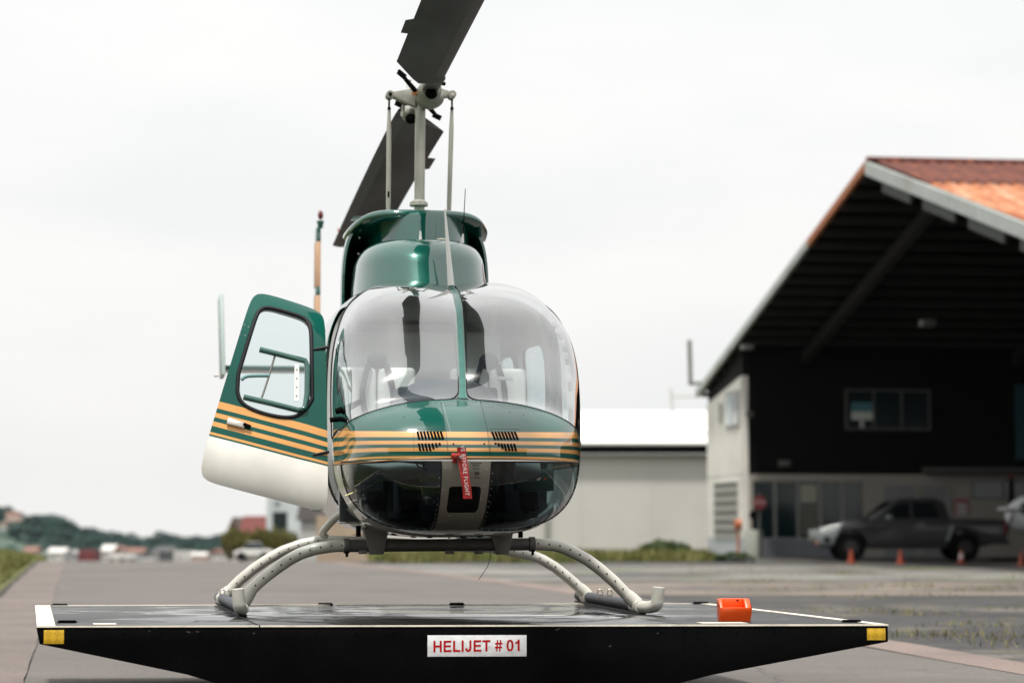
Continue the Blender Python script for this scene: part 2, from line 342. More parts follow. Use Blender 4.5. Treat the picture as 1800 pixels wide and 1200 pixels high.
def clip(verts, faces, fv):
    """keep where the scalar fv >= 0; new vertices on the zero line"""
    out = []; idx = {}; ecache = {}; faces2 = []
    def keep(i):
        if i not in idx: idx[i] = len(out); out.append(tuple(verts[i]))
        return idx[i]
    def cut(i, j):
        k_ = (min(i, j), max(i, j))
        if k_ not in ecache:
            a, b = k_; t = fv[a] / (fv[a] - fv[b]); p = np.array(verts[a]) * (1 - t) + np.array(verts[b]) * t
            ecache[k_] = len(out); out.append(tuple(p))
        return ecache[k_]
    for f in faces:
        s = [fv[i] >= 0 for i in f]
        if all(s): faces2.append(tuple(keep(i) for i in f)); continue
        if not any(s): continue
        r_ = []
        for k in range(len(f)):
            i, j = f[k], f[(k + 1) % len(f)]
            if s[k]: r_.append(keep(i))
            if s[k] != s[(k + 1) % len(f)]: r_.append(cut(i, j))
        if len(r_) >= 3: faces2.append(tuple(r_))
    return out, faces2
def field(vs_, f): return np.array([f(*p) for p in vs_])
def smin(ds, k): return -k * math.log(sum(math.exp(-min(max(d / k, -60), 60)) for d in ds))
def offset_shell(vs_, fs, off):
    n = np.zeros((len(vs_), 3)); V = np.array(vs_)
    for f in fs:
        c = np.cross(V[f[1]] - V[f[0]], V[f[2]] - V[f[0]]) if len(f) == 3 else np.cross(V[f[2]] - V[f[0]], V[f[3 % len(f)]] - V[f[1]])
        for i in f: n[i] += c
    n /= (np.linalg.norm(n, axis=1)[:, None] + 1e-12)
    return V + n * off
def shell_mb(vs_, fs, lo, hi):
    """a sheet of thickness: outer at hi, inner at lo, with rims"""
    A = offset_shell(vs_, fs, hi); B = offset_shell(vs_, fs, lo); n = len(vs_); mb = MB(); mb.v = [tuple(p) for p in A] + [tuple(p) for p in B]
    mb.f = [tuple(f) for f in fs] + [tuple(n + i for i in f[::-1]) for f in fs]
    cnt = {}
    for f in fs:
        for k in range(len(f)): e = (f[k], f[(k + 1) % len(f)]); cnt[e] = cnt.get(e, 0) + 1
    for (a, b) in list(cnt):
        if (b, a) not in cnt: mb.f.append((b, a, n + a, n + b))
    return mb

# ------------------------------------------------------------------ ground
def terr(x, y):
    k = (CH - .02) / 68.
    if y <= 68: return 0.
    return -.0141 * (y - 68)
def asphalt(name, c, var=.12, patch=None, cracks=.0, scale=.35):
    m, nt, b = newmat(name); L = nt.links; b.inputs['Roughness'].default_value = .85; b.inputs['Specular IOR Level'].default_value = .3
    tc = nt.nodes.new('ShaderNodeTexCoord')
    def noise(s, d=7, r=.6):
        n = nt.nodes.new('ShaderNodeTexNoise'); n.inputs['Scale'].default_value = s; n.inputs['Detail'].default_value = d; n.inputs['Roughness'].default_value = r; L.new(tc.outputs['Object'], n.inputs['Vector']); return n.outputs['Fac']
    def mr(v, a, b_, c_, d_):
        n = nt.nodes.new('ShaderNodeMapRange'); L.new(v, n.inputs['Value'])
        for k_, q in zip(('From Min', 'From Max', 'To Min', 'To Max'), (a, b_, c_, d_)): n.inputs[k_].default_value = q
        return n.outputs['Result']
    mu = nt.nodes.new('ShaderNodeMath'); mu.operation = 'MULTIPLY'; L.new(mr(noise(scale), .3, .7, 1 - var, 1 + var), mu.inputs[0]); L.new(mr(noise(38, 5, .85), .35, .65, max(.2, 1 - var * 2.2), 1 + var * 2.2), mu.inputs[1])
    s = nt.nodes.new('ShaderNodeVectorMath'); s.operation = 'SCALE'; s.inputs[0].default_value = c; L.new(mu.outputs[0], s.inputs['Scale']); last = s.outputs[0]
    for (pc, ps, lo, hi) in (patch or []):
        mx_ = nt.nodes.new('ShaderNodeMix'); mx_.data_type = 'RGBA'; mx_.inputs['B'].default_value = (*pc, 1); L.new(mr(noise(ps, 9, .7), lo, hi, 0, 1), mx_.inputs['Factor']); L.new(last, mx_.inputs['A']); last = mx_.outputs['Result']
    if cracks:
        vo = nt.nodes.new('ShaderNodeTexVoronoi'); vo.feature = 'DISTANCE_TO_EDGE'; vo.inputs['Scale'].default_value = .45
        dn = nt.nodes.new('ShaderNodeTexNoise'); dn.inputs['Scale'].default_value = 1.6; dn.inputs['Detail'].default_value = 6; L.new(tc.outputs['Object'], dn.inputs['Vector'])
        dv = nt.nodes.new('ShaderNodeVectorMath'); dv.operation = 'MULTIPLY_ADD'; dv.inputs[1].default_value = (.9, .9, 0); L.new(dn.outputs['Color'], dv.inputs[0]); L.new(tc.outputs['Object'], dv.inputs[2]); L.new(dv.outputs[0], vo.inputs['Vector'])
        mx_ = nt.nodes.new('ShaderNodeMix'); mx_.data_type = 'RGBA'; mx_.inputs['B'].default_value = (.03, .028, .026, 1); L.new(mr(vo.outputs['Distance'], .002, .009, cracks, 0), mx_.inputs['Factor']); L.new(last, mx_.inputs['A']); last = mx_.outputs['Result']
    L.new(last, b.inputs['Base Color'])
    bp = nt.nodes.new('ShaderNodeBump'); bp.inputs['Strength'].default_value = .5; bp.inputs['Distance'].default_value = .006; L.new(noise(90, 3), bp.inputs['Height']); L.new(bp.outputs[0], b.inputs['Normal'])
    return m
G_dark = asphalt('old_apron_asphalt', (.050, .048, .048), .35, [((.14, .13, .115), .3, .50, .64), ((.035, .034, .034), .16, .52, .66), ((.17, .15, .07), .9, .58, .68)], .7)
G_run = asphalt('runway_asphalt', (.135, .122, .114), .14, [((.10, .092, .088), .18, .5, .68), ((.16, .147, .137), .5, .56, .72)], .35)
G_pink = asphalt('runway_edge_concrete', (.21, .165, .145), .14, [((.14, .12, .11), 1.2, .52, .7)])
G_path = asphalt('gutter_concrete', (.165, .138, .125), .14, [((.11, .098, .09), .8, .5, .7)], 0)
G_beige = asphalt('apron_band_beige', (.18, .15, .125), .2, [((.09, .083, .078), .3, .46, .6), ((.15, .16, .06), .5, .58, .68)])
G_lite = asphalt('apron_band_light', (.21, .205, .19), .25, [((.09, .086, .082), .16, .45, .58), ((.12, .15, .045), .25, .55, .64)])
G_grass = asphalt('grass_ground', (.10, .115, .035), .3, [((.17, .14, .07), .6, .5, .7)])
G_earth = asphalt('far_ground', (.12, .11, .08), .2, [((.06, .08, .035), .05, .45, .6)])
ys = sorted(set([-150, -60, -20] + list(np.arange(0, 68, 4)) + [68] + list(np.arange(72, 200, 12)) + list(np.arange(220, 721, 50)) + [720, 900, 1300, 2200, 4000, 8000]))
xs_g = [-6000, -2500, -900, -300, -100, -40, -20, -10, 0, 10, 20, 40, 100, 300, 900, 2500, 6000]
def gz(x, y):
    return terr(x, y)
MB().grid([[(x, y, gz(x, y)) for x in xs_g] for y in ys]).build('ground', G_dark, kind='structure', recalc=False)
XL = lambda y: -3.06 - .179 * (y - 15.3)
_xr = pchip([-150, 16, 19.9, 34.7, 47.9, 55.5, 68, 160, 400], [25, 3.38, 2.85, .92, -1.35, -2.96, -5.4, -22, -66])
XR = lambda y: _xr(y) if y > 16 else 3.38 - .133 * (y - 16)
ysr = list(np.arange(-60, 14, 6.)) + list(np.arange(14, 68, 2.)) + [68.] + list(np.arange(74, 400, 10.))
def strip(name, fl, fr, dz, m, yy=ysr, nx=2, wob=0., **k):
    P = []
    for y in yy:
        a, b_ = fl(y), fr(y)
        P.append([(a + (b_ - a) * i / (nx - 1) + (random.uniform(-wob, wob) if wob and i in (0, nx - 1) else 0), y, terr(0, y) + dz) for i in range(nx)])
    return MB().grid(P).build(name, m, recalc=False, kind='structure', **k)
strip('runway', XL, XR, .008, G_run)
strip('runway_edge', XR, lambda y: XR(y) + .52, .012, G_pink, wob=.03)
strip('path', lambda y: XL(y) - .78, lambda y: XL(y), .012, G_path, yy=list(np.arange(-30, 75, .8)), wob=.02)
strip('apron_band', lambda y: XR(y) + .5, lambda y: 60, .004, G_beige, yy=[34.7, 37, 40, 43.2])
strip('apron_pavement', lambda y: XR(y) + .5, lambda y: 60, .004, G_lite, yy=[44.2, 48, 52, 56, 62])
# bank of grass left of the gutter, with a dark channel
bank = []
for y in list(np.arange(-20, 100, 2.)) + [110, 140, 200]:
    x0 = XL(y) - .8; hgt = .72 * min(1, max(0, (96 - y) / 60.)) + .02
    bank.append([(x0 - d, y, terr(0, y) + (-.0 if d == 0 else hgt * (1 - math.exp(-d / 1.3)) + .05 * math.sin(y * .7 + d) * (d > .5))) for d in (0, .25, .5, .9, 1.4, 2, 3, 4.5, 7, 12, 25, 60)])
MB().grid(bank).build('grass_bank', G_grass, smooth=60, kind='structure')
strip('drain_channel', lambda y: XL(y) - .98, lambda y: XL(y) - .76, .016, mat('channel_dirt', (.035, .03, .025), .9, var=.3), yy=list(np.arange(-20, 72, 2.)), wob=.04)

def blades(name, pts, m, h=(.08, .22), w=.02, lean=.5, n_per=1, **k):
    V = []; Fc = []
    for (x, y, z) in pts:
        for _ in range(n_per):
            a = random.uniform(0, 6.283); hh = random.uniform(*h); lx = random.gauss(0, lean) * hh; ly = random.gauss(0, lean) * hh; dx = math.cos(a) * w; dy = math.sin(a) * w
            n = len(V); jx = random.gauss(0, .03); jy = random.gauss(0, .03)
            V += [(x + jx - dx, y + jy - dy, z), (x + jx + dx, y + jy + dy, z), (x + jx + lx, y + jy + ly, z + hh)]; Fc.append((n, n + 1, n + 2))
    mb = MB(); mb.v = V; mb.f = Fc
    return mb.build(name, m, recalc=False, kind='stuff', **k)
def leafmat(name, c, c2, sc=1.5):
    m, nt, b = newmat(name); b.inputs['Roughness'].default_value = .7; b.inputs['Specular IOR Level'].default_value = .2
    tc = nt.nodes.new('ShaderNodeTexCoord'); n = nt.nodes.new('ShaderNodeTexNoise'); n.inputs['Scale'].default_value = sc; n.inputs['Detail'].default_value = 5; nt.links.new(tc.outputs['Object'], n.inputs['Vector'])
    r = nt.nodes.new('ShaderNodeValToRGB'); r.color_ramp.elements[0].position = .38; r.color_ramp.elements[0].color = (*c, 1); r.color_ramp.elements[1].position = .62; r.color_ramp.elements[1].color = (*c2, 1)
    nt.links.new(n.outputs['Fac'], r.inputs['Fac']); nt.links.new(r.outputs['Color'], b.inputs['Base Color']); return m
L_grass = leafmat('grass_blades', (.10, .13, .03), (.20, .18, .07), 1.2)
L_dry = leafmat('weed_blades', (.12, .13, .045), (.24, .20, .10), 2)
L_hedge = leafmat('hedge_leaves', (.085, .085, .022), (.15, .14, .04), 2.5)
L_shrub = leafmat('shrub_leaves', (.03, .06, .02), (.07, .10, .03), 3)
L_far = leafmat('far_tree_leaves', (.034, .074, .062), (.058, .112, .094), .08)  # both far leaf colours carry the blue of distance haze
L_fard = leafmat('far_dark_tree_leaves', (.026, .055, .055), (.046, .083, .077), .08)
M_trunk = mat('bark', (.07, .05, .035), .9, var=.3)
pts = []
for _ in range(60000):
    y = 8 + 86 * random.random() ** .9; d = random.expovariate(1 / 3.0)
    hgt = .72 * min(1, max(0, (96 - y) / 60.)) + .02
    pts.append((XL(y) - .95 - d, y, terr(0, y) + hgt * (1 - math.exp(-(d + .15) / 1.3)) - .03))
blades('grass', pts, L_grass, (.08, .26), .02, label='short green and straw grass on the bank left of the runway', category=None) if False else tag(blades('grass', pts, L_grass, (.08, .26), .02), 'short green and straw coloured grass on the bank left of the runway', 'grass')
# weeds coming up through the apron
cl = [(random.uniform(3, 16), random.uniform(17, 42)) for _ in range(46)] + [(random.uniform(2, 22), random.uniform(44, 62)) for _ in range(46)] + [(at(px, 0, 1)[0] * onz(px, py)[1], onz(px, py)[1]) for px, py in ((1620, 1115), (1660, 1118), (1710, 1100), (1600, 1080), (1560, 1075), (1480, 1072), (1740, 1125), (1580, 1016), (1640, 1016), (1700, 1015), (1780, 1017), (1350, 1020), (1310, 1022))]
pts = []
for (x, y) in cl:
    if x < XR(y) + .9: continue
    for _ in range(60): pts.append((x + random.gauss(0, .32), y + random.gauss(0, .35), .0))
tag(blades('weeds', pts, L_dry, (.02, .075), .007), 'dry tufts of weed growing through the cracked apron right of the platform', 'weeds')

# ------------------------------------------------------------------ dolly the helicopter stands on
DZ = .48
FL, FR, BR, BL = onz(64, 1100, DZ), onz(1561, 1097, DZ), onz(1243, 1060, DZ), onz(61, 1064, DZ)
dol = empty('landing_dolly', tuple((FL + FR + BR + BL) / 4 * np.array([1, 1, 0])), label='low black steel helicopter trolley with tapered ends and a wet black deck', cat='landing trolley')
DC = np.array(dol.location)
def D(s, t, z):
    p = (FL * (1 - s) + FR * s) * (1 - t) + (BL * (1 - s) + BR * s) * t; p = p.copy(); p[2] = z; return p - DC
def dslab(mb, s0, s1, t0, t1, z0, z1, k=1):
    p = [D(s, t, z) for z in (z0, z1) for t in (t0, t1) for s in (s0, s1)]
    return mb.add(p, [(0, 2, 3, 1), (4, 5, 7, 6), (0, 1, 5, 4), (2, 6, 7, 3), (0, 4, 6, 2), (1, 3, 7, 5)])
prof = [(0, DZ - .008), (1, DZ - .008), (1, DZ - .088), (.79, .225), (.65, .07), (.30, .07), (.175, .235), (0.004, DZ - .09)]
mb = MB(); n = len(prof)
mb.add([D(s, 0, z) for s, z in prof] + [D(s, 1, z) for s, z in prof], [tuple(range(n)), tuple(range(n, 2 * n))[::-1]] + [(i, n + i, n + (i + 1) % n, (i + 1) % n) for i in range(n)])
mb.build('trolley_frame', M_black, dol, bevel=.004)
s1, s2 = (452 - 65) / 1495, (1197 - 65) / 1495
for a, b_ in ((.0, s1), (s1, s2), (s2, 1.)):
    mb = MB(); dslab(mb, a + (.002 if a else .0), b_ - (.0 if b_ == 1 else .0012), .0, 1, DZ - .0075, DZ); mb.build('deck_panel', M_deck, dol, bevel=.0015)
for a, b_ in ((s1, s1 + .0009), (s2, s2 + .0009)):
    mb = MB(); dslab(mb, a - .0005, b_, -.0004, 0, .2, DZ - .01); mb.build('front_seam', M_blackm, dol)
# painted edges
for (a, b_, t0, t1) in ((0, .022, .005, .997), (.984, .9985, .005, .99), (.024, .43, .974, .996), (.44, .972, .978, .996)):
    mb = MB(); dslab(mb, a + .0005, b_, t0, t1, DZ + .0005, DZ + .003); mb.build('edge_stripe', M_cream, dol)
for (a, b_) in ((0.0, s1 - .001), (s1 + .001, s2), (s2 + .001, 1)):
    mb = MB(); dslab(mb, a, b_, -.0015, .0035, DZ - .006, DZ + .0015); mb.build('edge_trim', M_cream, dol)
for (a, b_, t) in ((.067, .094, .06), (.79, .845, .05)):
    mb = MB(); dslab(mb, a, b_, t, t + .04, DZ + .0005, DZ + .0025); mb.build('scuff_patch', M_cream, dol)
for (px, py) in ((105, 1064), (118, 1094), (572, 1062.5), (803, 1062), (1232, 1060.5), (1497, 1093)):
    c = onz(px, py, DZ) - DC; mb = MB()
    for q in range(-2, 3): mb.obox(c + np.array([q * .017, 0, .007]), (1, .05, 0), (-.05, 1, 0), (0, 0, 1), .010, .03, .006)
    mb.obox(c + np.array([0, 0, .002]), (1, .05, 0), (-.05, 1, 0), (0, 0, 1), .05, .034, .002)
    mb.build('tie_down_pad', M_blackm, dol)
def dfront(px, py): # (s, z) on the front face
    s = (px - 64) / 1497.; p = FL * (1 - s) + FR * s; return s, CH + (HOR - py) * p[1] / F
def fplate(name, x0, y0, x1, y1, m, th=.003):
    a, z1 = dfront(x0, y0); b_, z0 = dfront(x1, y1); mb = MB(); mb.add([D(s, t, z) for z in (z0, z1) for t in (-th / 3.2, -.0001) for s in (a, b_)], [(0, 2, 3, 1), (4, 5, 7, 6), (0, 1, 5, 4), (2, 6, 7, 3), (0, 4, 6, 2), (1, 3, 7, 5)])
    return mb.build(name, m, dol, bevel=.0008), D((a + b_) / 2, -th / 3.2, (z0 + z1) / 2)
fplate('reflector', 77, 1105, 112, 1129, M_refl); fplate('reflector', 1523, 1102, 1556, 1122.5, M_refl)
pl, c = fplate('name_plate', 745, 1114, 919, 1150.5, M_sign, .004)
fx = math.atan2((FR - FL)[1], (FR - FL)[0])
M_textr2 = mat('sign_red_print', (.40, .003, .005), .6, spec=.1, var=.12, vscale=60)
def glyphs():
    g = {}; t = .20; h_ = 1.
    def seg(pts): return [pts]
    g['H'] = (1.0, [[(.10, 0), (.10 + t, 0), (.10 + t, .42), (.92 - t, .42), (.92 - t, 0), (.92, 0), (.92, 1), (.92 - t, 1), (.92 - t, .59), (.10 + t, .59), (.10 + t, 1), (.10, 1)]])
    g['E'] = (.93, [[(.10, 0), (.87, 0), (.87, .17), (.30, .17), (.30, .43), (.80, .43), (.80, .60), (.30, .60), (.30, .83), (.85, .83), (.85, 1), (.10, 1)]])
    g['L'] = (.85, [[(.10, 0), (.82, 0), (.82, .17), (.30, .17), (.30, .99), (.10, .99)]])
    g['I'] = (.39, [[(.09, 0), (.29, 0), (.29, 1), (.09, 1)]])
    out = [(.46, 1), (.66, 1), (.66, .33)] + [(.35 + .31 * math.cos(a_), .31 + .33 * math.sin(a_)) for a_ in np.linspace(0, -math.pi * .97, 10)] + [(.23, .33)] + [(.345 + .115 * math.cos(a_), .31 + .16 * math.sin(a_)) for a_ in np.linspace(-math.pi * .97, 0, 8)]
    g['J'] = (.77, [out])
    g['T'] = (.85, [[(.33, 0), (.53, 0), (.53, .83), (.83, .83), (.83, 1), (.03, 1), (.03, .83), (.33, .83)]])
    g['1'] = (.77, [[(.36, 0), (.56, 0), (.56, 1), (.40, 1), (.33, .86), (.13, .76), (.13, .60), (.36, .69)]])
    ring = []; n_ = 24
    for i in range(n_):
        q = []
        for (j, ax_, az_) in ((i, .34, .51), (i + 1, .34, .51), (i + 1, .145, .35), (i, .145, .35)):
            a_ = 2 * math.pi * j / n_; c_, s_ = math.cos(a_), math.sin(a_); q.append((.385 + ax_ * math.copysign(abs(c_) ** .85, c_), .5 + az_ * math.copysign(abs(s_) ** .85, s_)))
        ring.append(q)
    g['0'] = (.77, ring)
    sl = .10; xs_ = [.0, .14, .27, .44, .57, .71]; zs_ = [0, .27, .41, .61, .75, 1]; cells = []
    for i in range(5):
        for j in range(5):
            if i in (1, 3) or j in (1, 3):
                cells.append([(x + sl * z + .02, z) for x, z in ((xs_[i], zs_[j]), (xs_[i + 1], zs_[j]), (xs_[i + 1], zs_[j + 1]), (xs_[i], zs_[j + 1]))])
    g['#'] = (.80, cells); g[' '] = (.36, [])
    return g
GL = glyphs(); cap = .0575; sx_ = .905; tw = sum(GL[ch_][0] for ch_ in 'HELIJET # 01') * cap * sx_; x_ = -tw / 2
fd = (FR - FL)[:2] / np.linalg.norm((FR - FL)[:2])
for ch_ in 'HELIJET # 01':
    adv, polys = GL[ch_]
    if polys:
        mb = MB()
        for P_ in polys:
            n_ = len(P_); V0 = []
            for dy in (-.0012, .0022):
                for (gx_, gz_) in P_:
                    xx = x_ + gx_ * cap * sx_; V0.append((c[0] + fd[0] * xx, c[1] + fd[1] * xx + dy, c[2] + (gz_ - .5) * cap + xx * .012))
            mb.add(V0, [tuple(range(n_))] + [(i, (i + 1) % n_, n_ + (i + 1) % n_, n_ + i) for i in range(n_)] if ch_ not in '#0' else [tuple(range(n_))])
        mb.build('letter', M_textr2, pl)
    x_ += adv * cap * sx_
for s in (.34, .61):
    for t in (.16, .84):
        c = D(s, t, .07); mb = MB()
        mb.tube([c + np.array([-.035, 0, 0]), c + np.array([.035, 0, 0])], .07, 20, smooth=False); wh = mb.build('wheel', M_rubber, dol, smooth=40)

M_scuff = mat('scuffed_steel', (.035, .034, .032), .6)
for s_, z in [(.10 + .045 * k, DZ - .035) for k in range(19)]:
    p = D(s_, 0, z); mb = MB(); mb.tube([p + np.array([0, .004, 0]), p + np.array([0, -.004, 0])], .0055, 6, smooth=False); mb.build('frame_bolt', M_blackm, dol)
for k in range(7):
    s_ = random.uniform(.03, .97); z = DZ - .012 - abs(random.gauss(0, .06)) * (1 if .2 < s_ < .8 else .3); p = D(s_, 0, z) + np.array([0, -.0006, 0]); a = random.gauss(0, .5); l = random.uniform(.004, .014)
    MB().obox(p, (math.cos(a), 0, math.sin(a)), (0, 1, 0), (-math.sin(a), 0, math.cos(a)), l, .0005, random.uniform(.0012, .003)).build('paint_chip', M_scuff, dol)
# orange scoop-shaped chock
oc = (onz(1264, 1092, DZ) + onz(1322, 1092, DZ)) / 2
ch = empty('wheel_chock', tuple(oc + np.array([0, .06, 0.0005])), R(7), label='bright orange plastic wheel chock with a scooped recess on the trolley front edge', cat='wheel chock')
hw, hh, dp = .086, .118, .12
def rr(w, d, r_, n=5):
    o = []
    for (sx, sy, a0) in ((1, -1, -90), (1, 1, 0), (-1, 1, 90), (-1, -1, 180)):
        for k in range(n): a = R(a0 + 90 * k / (n - 1)); o.append((sx * (w - r_) + r_ * math.cos(a), sy * (d - r_) + r_ * math.sin(a)))
    return o
ol = rr(hw, dp / 2, .016)
mb = MB(); nn = len(ol)
# body with sloping front above mid height
def prof_front(z):  # front y offset: leans inwards at the bottom and slopes back above
    return {0: .022, 1: .008, 2: 0., 3: .014, 4: .05}[z]
lev = [0, .045, .068, .074, .118]
Vv = []
for li, z in enumerate(lev):
    for (x, y) in ol: Vv.append((x * (.95 if li == 0 else 1), y + (prof_front(min(li, 2)) if y < 0 else 0), z if y > .0 else min(z, .072 if li < 4 else .073)))
Ff = [(li * nn + k, li * nn + (k + 1) % nn, (li + 1) * nn + (k + 1) % nn, (li + 1) * nn + k) for li in range(len(lev) - 1) for k in range(nn)]
Ff.append(tuple(range(nn))[::-1])
mb.add(Vv, Ff)
# sloping rim pieces round the recess
zt = .118
mb.build('chock_body', M_orange, ch, smooth=40)
mb = MB(); mb.box(-hw, -hw + .018, -.045, .055, .07, .119); mb.box(hw - .034, hw - .004, -.04, .055, .07, .119); mb.box(-hw + .018, hw - .034, .032, .058, .07, .120); mb.box(-hw + .018, hw - .034, -.052, .03, .060, .0735)
# shear the side rims back with height
mb.v = [(x, y + (max(0, z - .07) * .9 if y < 0 and z > .08 else 0), z) for x, y, z in mb.v]
mb.build('recess_rim', M_orange, ch, bevel=.004)
MB().box(.018, .030, .029, .033, .106, .113).build('slot', M_blackm, ch)

# ------------------------------------------------------------------ helicopter
YAW = R(8.8); HO = np.array([-.238, 12.7, DZ]); ca, sa = math.cos(YAW), math.sin(YAW)
heli = empty('helicopter', tuple(HO), YAW, label='dark green and white single-engine helicopter with orange stripes, parked on the trolley, left door open', cat='helicopter')
def HL(px, py, v):
    """point of the helicopter's own frame (across, aft, up) seen at this pixel, v metres aft of the nose"""
    d = ray(px, py); o = C0 - HO
    ov = -o[0] * sa + o[1] * ca; dv = -d[0] * sa + d[1] * ca; t = (v - ov) / dv; p = o + d * t
    return np.array([p[0] * ca + p[1] * sa, v, p[2]])
def q2(tab): return pchip([math.sqrt(a) for a, _ in tab], [b for _, b in tab])
hwf = q2([(0, 0), (.01, .20), (.04, .345), (.1, .46), (.2, .54), (.35, .61), (.6, .66), (.9, .70), (1.3, .70), (2, .672), (3, .64), (3.6, .60), (4.2, .42), (5, .25)])
ztf = q2([(0, .885), (.01, .955), (.04, 1.01), (.1, 1.075), (.2, 1.135), (.33, 1.185), (.45, 1.34), (.6, 1.51), (.8, 1.715), (1.05, 1.832), (1.3, 1.888), (1.5, 1.915), (1.8, 1.92), (3, 1.88), (3.6, 1.9), (4.2, 1.8), (5, 1.65)])
zbf = q2([(0, .885), (.01, .80), (.04, .735), (.1, .655), (.2, .575), (.35, .51), (.6, .462), (.9, .445), (1.3, .44), (3, .46), (3.6, .6), (4.2, .9), (5, 1.2)])
zcf = q2([(0, .885), (.35, .93), (.9, 1.0), (1.5, 1.02), (3, 1.05), (4.2, 1.3), (5, 1.42)])
def uo(v): return .058 * (min(1, v / .7) if v < 1.5 else max(0, 1 - (v - 1.5) / 1.2))
def sect(v, t):
    q = math.sqrt(max(v, 0)); hw_, zt_, zb_, zc_ = hwf(q), ztf(q), zbf(q), zcf(q)
    c, s = math.cos(t), math.sin(t)
    if s >= 0: n = 2.4 + 2.0 * min(1, v / .85); h_ = zt_ - zc_
    else: n = 2.35 + .75 * min(1, v / .35); h_ = zc_ - zb_
    return (uo(v) + hw_ * math.copysign(abs(c) ** (2 / n), c), v, zc_ + math.copysign(abs(s) ** (2 / n), s) * h_)
NT = 160
def tt(k):   # denser near the axis points of the superellipse
    a = 2 * math.pi * k / NT; return a - .12 * math.sin(4 * a) * -1 * .0 - math.pi / 2
vst = [(.0008 + (math.sqrt(5.) - .0008) * (i / 210)) ** 2 for i in range(211)]
SV = []; SF = []
for v in vst: SV += [sect(v, tt(k)) for k in range(NT)]
for i in range(210):
    for k in range(NT): SF.append((i * NT + k, (i + 1) * NT + k, (i + 1) * NT + (k + 1) % NT, i * NT + (k + 1) % NT))
bv = BVHTree.FromPolygons([Vector(p) for p in SV], SF)
def onsurf(u, w, off=0., frm=(0, -1, 0), start=None):
    h_ = bv.ray_cast(Vector(start if start is not None else (u, -3, w)), Vector((0, 1, 0) if start is None else frm))
    return np.array(h_[0]) + np.array(h_[1]) * (off if h_[1].y < 0 or start is not None else -off), np.array(h_[1])
hcam = np.array([(-HO[0]) * ca + (-HO[1]) * sa, HO[0] * sa - HO[1] * ca, CH - DZ])
def pixsurf(px, py, off=0.):
    """where the sight line of a photograph pixel meets the shell, lifted by off along the normal"""
    p = HL(px, py, 1.); d = Vector(p - hcam).normalized(); h_ = bv.ray_cast(Vector(hcam), d)
    if h_[0] is None: return None
    nrm = np.array(h_[1]); nrm = nrm * (-1 if nrm.dot(np.array(d)) > 0 else 1)
    return np.array(h_[0]) + nrm * off, nrm
SEAM = lambda u, v, w: w - (.846 + .02 * v)
WBASE = lambda u, v, w: w - (1.185 - .12 * (v - .33) - .33 * u * u)
HV = .86; HS = math.tan(R(15.9))
POST = lambda u, v, w: (HV + HS * (w - 1.0) + .45 * max(0, 1 - (abs(u) / .60) ** 2.6) * min(1, max(0, (w - 1.3) / .4))) - v
f_ws = lambda u, v, w: min(WBASE(u, v, w), POST(u, v, w), .05 if True else 0)
f_hood = lambda u, v, w: min(SEAM(u, v, w), -WBASE(u, v, w), (HV - .03 + HS * (w - 1.0)) - v)
f_chinreg = lambda u, v, w: min(-SEAM(u, v, w), (.62 - .10 * ((.846 - w) / .4) ** 2) - v)
f_chin = lambda u, v, w: min(f_chinreg(u, v, w) - .004, abs(u) - .132 + .02 * (.846 - w), .40 - v + 1.6 * (w - .462) + .9 * abs(u) ** 2)
f_cpan = lambda u, v, w: min(-SEAM(u, v, w) , .132 - .02 * (.846 - w) - abs(u), .42 - v + 1.2 * (w - .462))
DB, DT, DR = .60, 1.765, 1.505
def f_door(u, v, w):
    return smin([v - (HV + .012 + HS * (w - 1.0)), DR - v, w - DB - .0, DT - w], .034) if u < 0 else -1
def f_rdoor(u, v, w):
    return smin([v - (HV + .012 + HS * (w - 1.0)), DR - v, w - DB - .0, DT - w], .045) if u > 0 else -1
def f_dwin(u, v, w): return smin([v - (HV + .10 + HS * (w - 1.0)), DR - .062 - v, w - 1.04, DT - .095 - w], .028)
def f_rwin(u, v, w): return smin([v - 1.62, 2.25 - v, w - 1.06, 1.60 - w], .04)
def f_rwin2(u, v, w): return smin([v - 2.36, 2.95 - v, w - 1.10, 1.58 - w], .04)
def cut_part(name, f, m, thick=(-.004, 0), parent=heli, smooth=40, src=None, **k):
    vs_, fs = src or (SV, SF)
    vs2, fs2 = clip(vs_, fs, field(vs_, f))
    if thick is None:
        mb = MB(); mb.v = vs2; mb.f = fs2; return mb.build(name, m, parent, smooth=smooth, recalc=True, **k)
    return shell_mb(vs2, fs2, *thick).build(name, m, parent, smooth=smooth, recalc=False, **k)
pre = clip(SV, SF, np.array([4.9 - p[1] for p in SV]))
def rim_loops(vs_, fs):
    cnt = {}
    for f in fs:
        for k in range(len(f)): cnt[(f[k], f[(k + 1) % len(f)])] = 1
    nxt = {a: b for (a, b) in cnt if (b, a) not in cnt}; loops = []
    while nxt:
        a = next(iter(nxt)); L = [a]; b = nxt.pop(a)
        while b in nxt: L.append(b); b = nxt.pop(b)
        loops.append([np.array(vs_[i]) for i in L])
    return loops
def rim(name, f, r, m, parent, flat=1., off=0., **k):
    vs2, fs2 = clip(SV, SF, field(SV, f)); L = max(rim_loops(vs2, fs2), key=len)
    s = np.r_[0, np.cumsum([np.linalg.norm(L[i + 1] - L[i]) for i in range(len(L) - 1)])]; n_ = int(s[-1] / .012) + 8; A = np.array(L)
    P = np.array([[np.interp(t, s, A[:, k_]) for k_ in range(3)] for t in np.linspace(0, s[-1], n_)])
    for _ in range(2): P[1:-1] = (P[:-2] + P[1:-1] * 2 + P[2:]) / 4
    P = list(P) + [P[0], P[1]]
    mb = MB(); mb.tube(P, r, 8, smooth=False); return mb.build(name, m, parent, smooth=60, **k)
